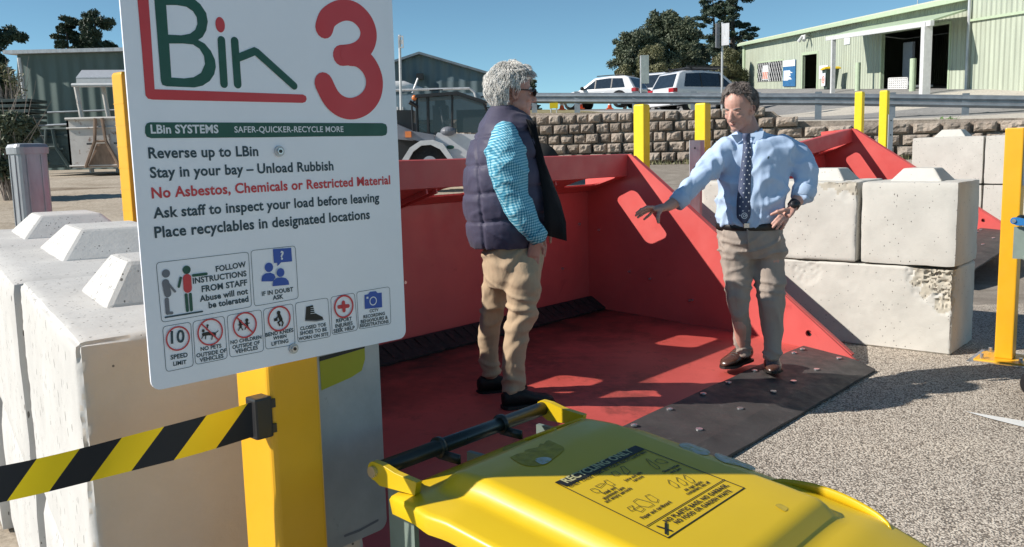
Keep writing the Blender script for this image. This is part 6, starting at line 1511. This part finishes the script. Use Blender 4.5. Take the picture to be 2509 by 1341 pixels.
# stand-up collar and hanging open fronts
mb=MB(); mb.sm=True; cc=Y(1240,268,D1); rings=[]
for kk,(y,a,b) in enumerate(((282,47,.088),(262,40,.078),(260,37,.074),(280,42,.080))):
    c=Y(1238+ (4 if kk in(1,2) else 0),y,D1); rings.append([c+fa*(a*kA*math.cos(t))+la*(b*math.sin(t))+Z*(-.030*max(0,math.cos(t))) for t in [2*math.pi*j/28 for j in range(28)]])
mb.ring_loft(rings,cap=False); mb.build('vest_collar','vest',mA)
for nm,off,pts in(('a',-.16,None),('b',.13,None)):
    inn=[(1288,292),(1300,330),(1312,380),(1322,430),(1330,480),(1334,530),(1330,575)]
    out=[(1312,297),(1322,345),(1336,398),(1354,445),(1373,492),(1387,545),(1389,591)]
    if off>0: out=[(x-12,y-4) for x,y in out]
    n=len(inn); V=[]
    for side in(0,1):
        for (a,b) in zip(inn,out):
            for t in(0,.35,.7,1.0):
                x=a[0]+(b[0]-a[0])*t; y=a[1]+(b[1]-a[1])*t; V.append(Y(x,y,D1+off*(1-.25*t)+.02*math.sin(t*4+y*.02)+(.016 if side else 0)))
    mb=MB(); mb.sm=True; W=4; fs=[]
    for s_ in(0,1):
        for i in range(n-1):
            for j in range(3): a=s_*n*4+i*4+j; fs.append((a,a+1,a+5,a+4))
    edge=[i for i in range(4)]+[i*4+3 for i in range(1,n)]+[(n-1)*4+j for j in(2,1,0)]+[i*4 for i in range(n-2,0,-1)]
    m_=len(edge)
    for i in range(m_): a,b=edge[i],edge[(i+1)%m_]; fs.append((a,b,b+n*4,a+n*4))
    mb.add(V,fs); mb.build('vest_front','vest_lining_shade',mA)
# gingham sleeve
def wr_s(p,n): return .0065*ridge(p,8,8,13,2)+.003*ridge(p,16,16,24)-.002
mb=MB(); ptube(mb,[(1238,338,38,-.165),(1238,370,49,-.185),(1244,405,50,-.195),(1249,440,45,-.20),(1256,475,39,-.20),(1270,505,34,-.205),(1287,537,30,-.21),(1305,562,26,-.20),(1318,574,24,-.19)],D1,18)
ob=organic(mb,'shirt_sleeve',['gingham'],mA,.008,2,wr_s)
mb=MB(); mb.sm=True; a=Y(1309,568,D1-.20); b=Y(1322,584,D1-.19); mb.tube([a,b,b,a.lerp(b,.3)],[.052,.050,.040,.040],16,cap=False); mb.build('cuff','gingham',mA)
mb=MB(); ptube(mb,[(1245,345,34,.17),(1262,410,34,.20),(1290,470,30,.19),(1318,520,25,.14),(1325,550,22,.10)],D1,16); organic(mb,'shirt_sleeve',['gingham'],mA,.012,2,wr_s)
mb=MB(); mb.sm=True; c=Y(1243,262,D1); mb.ring_loft([[c+Z*h+fa*(a*math.cos(t)+.01)+la*(b*math.sin(t)) for t in [2*math.pi*j/24 for j in range(24)]] for h,a,b in((-.05,.072,.068),(.0,.067,.063),(.0,.060,.057),(-.05,.062,.06))],cap=False); mb.build('shirt_collar','gingham',mA)
# body: head, neck, torso core, arms, hands, legs in one skin
hfA=Vector((.95,.25,-.05)); cA=Y(1254,228,D1+.01)
mb=MB(); Pa,lA,uA,fA=head(mb,cA,hfA,(.04,0,1),1.04,1.12)
mb.tube([Pa(-.02,0,-.03),Pa(-.03,0,-.10),Pa(-.045,0,-.17)],[(.055,.06),(.055,.06),(.07,.08)],16)
hloft(mb,[(275,1215,1262,.06),(310,1190,1295,.14),(400,1165,1310,.16),(500,1165,1320,.15),(600,1195,1320,.13),(690,1205,1310,.11)],D1,FA,20)
ptube(mb,[(1238,340,22,-.13),(1246,420,20,-.19),(1262,480,18,-.20),(1300,560,14,-.20),(1311,588,13,-.150)],D1,12)
ptube(mb,[(1245,350,22,.13),(1262,410,20,.19),(1318,520,15,.14),(1328,560,12,.10)],D1,12)
def hand_pocket(w,dirv,off):
    w=Vector(w); dirv=Vector(dirv).normalized(); wd=fa
    kn=w+dirv*.085; mb.tube([w,w+dirv*.04,kn],[(.024,.020),(.034,.017),(.036,.014)],12)
    for i in range(4):
        b=kn+wd*(.027-.018*i); finger(mb,[b,b+dirv*.035,b+dirv*.06-wd*.004,b+dirv*(.075-.008*abs(i-1))-wd*.012],.0085,.0075)
    finger(mb,[w+dirv*.02+wd*.025,w+dirv*.045+wd*.05,w+dirv*.075+wd*.052],.0105,.0085)
hand_pocket(Y(1311,588,D1-.150),(-.12,.25,-1),0); hand_pocket(Y(1328,560,D1+.10),(-.1,-.1,-1),0)
for x,o in((1270,-.10),(1203,.11)): ptube(mb,[(x+8,680,24,o*.9),(x+6,770,19,o),(x-9,850,14,o),(x-12,925 if o<0 else 888,11,o*1.1)],D1,12)
organic(mb,'body',['skin1'],mA,.0045,3)
face_bits(Pa,fA,lA,uA,mA,1.04,'hair_white')
def maskA(f,l,u):
    if u>.55: return 1 if f<.92 else 0
    if f>.50: return 1 if u>.42 else 0
    lo=-.78 if f<-.24 else (.04 if f<.12 else (-.12 if f<.24 else .2))
    return 1 if u>lo else 0
hair(Pa,fA,lA,uA,cA,1.03,'hair_white',mA,7500,.024,maskA,3,.42,.009,.0013)
M['stubble']=pm('grey_beard_stubble',(.50,.42,.37),.8,var=.3,vs=60)
mb=MB(); rnd=random.Random(9)
for i in range(900):
    t=rnd.uniform(-1,1); h=rnd.random(); p=Pa(.085-.085*abs(t)**1.5*1.0,t*.062,-.062-.045*h+.03*abs(t)); mb.tube([p,p+Vector((rnd.gauss(0,.002),rnd.gauss(0,.002),-.006))+fA*.006],[.0014,.0005],3,cap=False)
mb.build('beard','stubble',mA)
# sunglasses
mb=MB(); mb.sm=True
for q in(-1,1): mb.ell(Pa(.106,q*.031,.004),(.006,.029,.020),fA,lA,uA)
mb.tube([Pa(.108,-.008,.010),Pa(.108,.008,.010)],[.003]*2,6)
for q in(-1,1): mb.tube([Pa(.098,q*.060,.012),Pa(.05,q*.076,.012),Pa(-.005,q*.086,.010),Pa(-.018,q*.085,-.006)],[.0032,.0032,.0028,.0028],6)
mb.build('sunglasses','black',mA)
for hx,tx,dd,dt,zz in(((1232,1002),(1330,1022),-.10,-.06,0),((1172,966),(1243,975),.135,.17,0)):
    h=G(hx[0],hx[1]-8,.135); t=h+fa*.27+Vector((0,0,0)); zf=.125
    h=Vector((h.x,h.y,zf)); t=Vector((t.x,t.y,zf)); mb=MB(); mb.sm=True; shoe(mb,h,t,.105,.090); sh_=mb.build('shoe','shoe_black',mA); mb=MB(); sole(mb,h-Z*.006,t-Z*.006,.105); mb.build('sole','shoe_black',sh_)
    mb=MB(); mb.sm=True; mb.tube([h+fa*.075+Z*.04,h+fa*.07+Z*.085],[.036,.034],14); mb.build('shoe_collar','shoe_black',sh_)
# ---------------------------------------------------------------- MAN IN BLUE SHIRT
D2_=4.95; kB=D2_/FPX
mB=thing('person','man in light blue shirt and dotted tie, hand on hip, reaching out his other arm','person',tuple(G(1856,905,.10)))
FB=(-.30,-.95); fb=Vector((FB[0],FB[1],0)).normalized(); lb=Vector((-fb.y,fb.x,0))
if lb.x<0: lb=-lb
def wr_t2(p,n):
    z=p.z; k=.9*math.exp(-((z-.62)/.10)**2)+1.0*math.exp(-((z-.84)/.10)**2)+1.0*math.exp(-((z-.20)/.07)**2)
    return .011*k*ridge(p,8,8,34,5)+.009*ridge(p,12,12,3.5,9)-.006
mb=MB()
hloft(mb,[(543,1762,1912,.120),(560,1761,1916,.130),(590,1761,1921,.135),(615,1764,1922,.12),(632,1772,1918,.09)],D2_,FB)
ptube(mb,[(1803,600,38,0),(1803,640,37,-.01),(1808,697,32,-.02),(1809,728,29,-.03),(1815,790,25,-.01),(1819,835,21,.03),(1820,853,22,.05)],D2_,18)
ptube(mb,[(1881,600,38,0),(1882,640,38,-.01),(1887,697,36,-.03),(1891,743,33,-.04),(1892,790,28,-.05),(1893,840,25,-.07),(1893,866,27,-.08)],D2_,18)
organic(mb,'trousers',['chino_taupe'],mB,.009,3,wr_t2)
def wr_s2(p,n): return .013*ridge(p,6,6,10,1)+.008*ridge(p,15,15,11,4)+.006*ridge(p,22,22,7,7)*max(0,1-abs(p.z-1.05)/.25)-.005
mb=MB()
hloft(mb,[(322,1805,1862,.065,.02),(333,1790,1888,.085,.01),(345,1766,1925,.105,.01),(362,1754,1944,.120),(395,1756,1938,.135),(430,1760,1928,.138),(470,1764,1924,.138),(505,1759,1920,.140),(530,1752,1914,.140),(545,1757,1908,.130),(552,1762,1905,.122)],D2_,FB,32)
ptube(mb,[(1782,375,36,-.01),(1760,388,35,-.03),(1738,408,32,-.08),(1715,437,28,-.14),(1690,463,24,-.19),(1668,487,20,-.23)],D2_,18)
ptube(mb,[(1920,360,34,0),(1942,372,35,.0),(1958,398,34,-.01),(1970,425,32,-.03),(1972,450,29,-.05),(1967,470,27,-.07)],D2_,18)
shirtB=organic(mb,'shirt',['shirt_blue'],mB,.0085,2,wr_s2)
from mathutils.bvhtree import BVHTree
mwB=world_mat(mB); bvB=BVHTree.FromPolygons([mwB@v.co for v in shirtB.data.vertices],[tuple(p.vertices) for p in shirtB.data.polygons])
def onshirt(x,y,lift=.006,default=-.13):
    d=ray(x,y).normalized(); h=bvB.ray_cast(CP,d,8)
    return h[0]-d*lift if h[0] else Y(x,y,D2_+default)
mb=MB(); mb.sm=True; a=Y(1674,482,D2_-.225); b=Y(1656,499,D2_-.245); mb.tube([a,b,b,a.lerp(b,.4)],[.052,.048,.037,.037],18,cap=False); mb.build('cuff','shirt_blue',mB)
mb=MB(); mb.sm=True; a=Y(1970,462,D2_-.06); b=Y(1965,486,D2_-.085); mb.tube([a,b,b,a.lerp(b,.4)],[.064,.062,.045,.045],18,cap=False); mb.build('cuff','shirt_blue',mB)
# collar: band and two points
mb=MB(); mb.sm=True; c=Y(1836,325,D2_-.005); N_=30
ring=lambda h,a,b,dip:[c+Z*(h-dip*max(0,math.cos(t))**2)+fb*(b*math.cos(t)+.004)+lb*(a*math.sin(t)) for t in [2*math.pi*j/N_ for j in range(N_)]]
mb.ring_loft([ring(-.035,.082,.080,.02),ring(.022,.070,.066,.045),ring(.024,.066,.062,.045),ring(-.02,.066,.064,.03)],cap=False); mb.build('collar','shirt_blue',mB)
for sgn,pp in((-1,[(1822,328),(1792,331),(1806,352),(1818,344)]),(1,[(1838,328),(1872,320),(1868,338),(1846,352)])):
    mb=MB(); v=[(Y(x,y,D2_-.095) if i<2 else onshirt(x,y,.008)) for i,(x,y) in enumerate(pp)]; mb.add(v+[p+Vector((0,.006,0)) for p in v],[(0,1,2,3),(7,6,5,4),(0,1,5,4),(1,2,6,5),(2,3,7,6),(3,0,4,7)]); mb.build('collar_point','shirt_blue',mB)
# tie, lying on the shirt front
def tiec(y):
    x=lin(y,[(328,1829),(340,1829),(370,1831),(430,1826),(493,1822),(535,1822),(552,1824)]); w=lin(y,[(326,9),(336,10),(345,8),(370,11),(493,16.5),(532,17),(552,1.5)]); return x,w
ysl=[327,332,338,344,350]+list(range(358,540,8))+[538,552]
dep=[]
for y in ysl: dep.append(min(onshirt(tiec(y)[0]+q*tiec(y)[1]*.8,max(y,346),.006).y for q in(-1,0,1)))
dep=[min(dep[max(0,i-2):i+3])*.5+sum(dep[max(0,i-2):i+3])/len(dep[max(0,i-2):i+3])*.5 for i in range(len(dep))]
def tdep(y): return lin(y,list(zip(ysl,dep)))
mb=MB(); mb.sm=True; rr_=[]
for y in ysl:
    x,w=tiec(y); bulge=.012 if y<341 else 0; cN=Y(x,y,tdep(y)-bulge); ww=w*kB; rr_.append([cN-Vector((ww,0,0)),cN-Vector((0,.006,0)),cN+Vector((ww,0,0)),cN+Vector((0,.004,0))])
mb.ring_loft(rr_)
mb.mat=1; row=0
for y in range(352,538,11):
    row+=1; x,w=tiec(y)
    for q in ((-.55,.35) if row%2 else (-.1,.75)):
        cN=Y(x+w*q,y,tdep(y)-.0062*(1-abs(q))); mb.ell(cN,(.0042,.0012,.0042),nu=7,nv=4)
cN=Y(1824,529,tdep(529)-.0075); mb.poly([circ(0,0,.017,20),circ(0,0,.0135,20)],cN,Vector((1,0,0)),Z,th=.001); mb.poly([circ(0,0,.008,14),circ(0,0,.005,14)],cN,Vector((1,0,0)),Z,th=.001)
mb.build('tie',['tie','ink_white'],mB)
# belt, buckle
mb=MB(); hloft(mb,[(545,1759,1914,.127),(547,1757,1916,.130),(559,1758,1917,.134),(561,1760,1915,.130)],D2_,FB,36); mb.build('belt','belt',mB,smooth=True)
mb=MB(); mb.box(Y(1829,553,D2_-.142),(.035,.012,.030)); bevel(mb.build('buckle','chrome',mB),.003,1)
mb=MB(); mb.tube([Y(1831,562,D2_-.146),Y(1833,590,D2_-.150),Y(1834,612,D2_-.12)],[.004]*3,6); mb.build('fly_seam','chino_taupe',mB)
mb=MB(); p=onshirt(1882,387,.001); mb.ell(p,(.0035,.003,.008)); mb.ell(p+Z*.006+Vector((.004,0,0)),(.004,.003,.003)); mb.build('chest_emblem','ink_navy',mB)
# body
hfB=Vector((-.66,-.68,-.33)); cB=Y(1812,266,D2_-.03)
mb=MB(); Pb,lB,uB,fB_=head(mb,cB,hfB,(-.10,-.15,1),.985,.96)
nk=Y(1838,330,D2_+.0); mb.tube([Pb(-.02,0,-.02),Pb(-.035,0,-.07),nk,nk-Z*.05],[(.052,.058),(.055,.060),(.062,.066),(.08,.09)],16)
hloft(mb,[(338,1800,1885,.07),(360,1775,1925,.09),(430,1778,1910,.10),(520,1775,1900,.10),(590,1780,1905,.10)],D2_,FB,20)
ptube(mb,[(1782,375,24,-.01),(1738,410,21,-.08),(1690,463,17,-.19),(1652,497,14.5,-.245),(1638,505,12.5,-.262)],D2_,12)
ptube(mb,[(1920,365,24,0),(1958,398,22,-.01),(1972,440,19,-.05),(1960,484,16,-.085),(1943,507,12.5,-.11)],D2_,12)
for x,o in((1808,0),(1888,-.02)): ptube(mb,[(x,600,28,o),(x+2,720,22,o-.02),(x+6,800,17,o-.02),(x+10 if o==0 else x+5,850,14,.04 if o==0 else -.07)],D2_,12)
# outstretched hand
def h3(x,y,o): return Y(x,y,D2_+o)
w_=h3(1636,506,-.265); 
mb.tube([w_,h3(1622,510,-.275),h3(1606,513,-.285),h3(1596,514,-.29)],[(.027,.020),(.034,.022),(.041,.018),(.040,.014)],14)
finger(mb,[h3(1600,508,-.31),h3(1584,508,-.335),h3(1571,514,-.345),h3(1560,522,-.345)],.0098,.0072)
finger(mb,[h3(1596,511,-.295),h3(1580,515,-.310),h3(1570,521,-.315),h3(1558,528,-.312)],.0100,.0074)
finger(mb,[h3(1594,515,-.275),h3(1580,521,-.280),h3(1571,527,-.280),h3(1563,533,-.276)],.0096,.0070)
finger(mb,[h3(1598,519,-.255),h3(1591,527,-.256),h3(1585,532,-.254),h3(1578,538,-.250)],.0086,.0064)
finger(mb,[h3(1620,514,-.30),h3(1613,526,-.325),h3(1612,536,-.335),h3(1613,545,-.335)],.0120,.0085)
# hand on hip
mb.tube([h3(1942,508,-.115),h3(1934,519,-.135),h3(1924,530,-.150)],[(.026,.019),(.034,.018),(.038,.015)],14)
for i,(a,b,c_) in enumerate((((1914,526,-.165),(1902,538,-.172),(1892,548,-.165)),((1918,531,-.168),(1905,545,-.178),(1894,557,-.170)),((1923,535,-.166),(1912,549,-.176),(1903,561,-.168)),((1929,538,-.158),(1921,551,-.165),(1914,562,-.155)))):
    finger(mb,[h3(*a),h3((a[0]+b[0])/2,(a[1]+b[1])/2,(a[2]+b[2])/2-.004),h3(*b),h3(*c_)],.0098,.0076)
finger(mb,[h3(1934,514,-.14),h3(1920,515,-.165),h3(1905,519,-.168),h3(1890,526,-.158)],.0115,.0085)
organic(mb,'body',['skin2'],mB,.0042,2)
face_bits(Pb,fB_,lB,uB,mB,.985,'hair_brown',True)
def maskB(f,l,u):
    if u>.66: return 1 if f<.62 else 0
    if f>.38: return 1 if u>.84-.30*abs(l) else 0
    lo=-.55 if f<-.1 else (-.12 if f<.12 else (.10 if f<.3 else .34))
    return 1 if u>lo else 0
hair(Pb,fB_,lB,uB,cB,.985,'hair_brown',mB,6500,.014,maskB,8,.45,.003,.0011)
# watch
wc=h3(1944,503,-.14); ax_=(h3(1934,519,-.135)-h3(1955,490,-.09)).normalized()
mb=MB(); mb.sm=True; mb.tube([h3(1947,500,-.105)-ax_*.011,h3(1945,503,-.108)+ax_*.011],[.0325,.0325],18); w1=mb.build('watch_strap','black',mB); mb=MB(); mb.sm=True; nd=Vector((.15,-1,.1)).normalized(); mb.cyl(h3(1944,502,-.137)+nd*0,h3(1944,502,-.137)+nd*.012,.020,n=22); mb.build('watch_case','black',mB)
for hp,tp_,zf in(((1834,878),None,.118),((1890,890),None,.085)):
    if zf>.1: h=G(1836,880,.125); dr=Vector((-.72,-.69,0)).normalized(); ln=.285
    else: h=G(1888,886,.105); dr=Vector((-.22,-.975,0)).normalized(); ln=.285
    zt=.122 if zf>.1 else .105; zt2=.122 if zf>.1 else .088
    h=Vector((h.x,h.y,zt)); t_=h+dr*ln; t_.z=zt2; mb=MB(); mb.sm=True; shoe(mb,h,t_,.102,.098); sh_=mb.build('shoe','leather',mB); mb=MB(); sole(mb,h-Z*.004,t_-Z*.004,.106,.014); mb.build('sole','ink_black',sh_)
    mb=MB()
    for i in range(4): c_=h.lerp(t_,.45+.07*i)+Z*(.085-.009*i); l_=Vector((-dr.y,dr.x,0)); mb.tube([c_-l_*.022,c_+Z*.006,c_+l_*.022],[.003]*3,5)
    mb.build('laces','belt',sh_)
    mb=MB(); mb.sm=True; mb.tube([h+dr*.07+Z*.05,h+dr*.065+Z*.105],[.036,.036],14); mb.build('sock','belt',sh_)
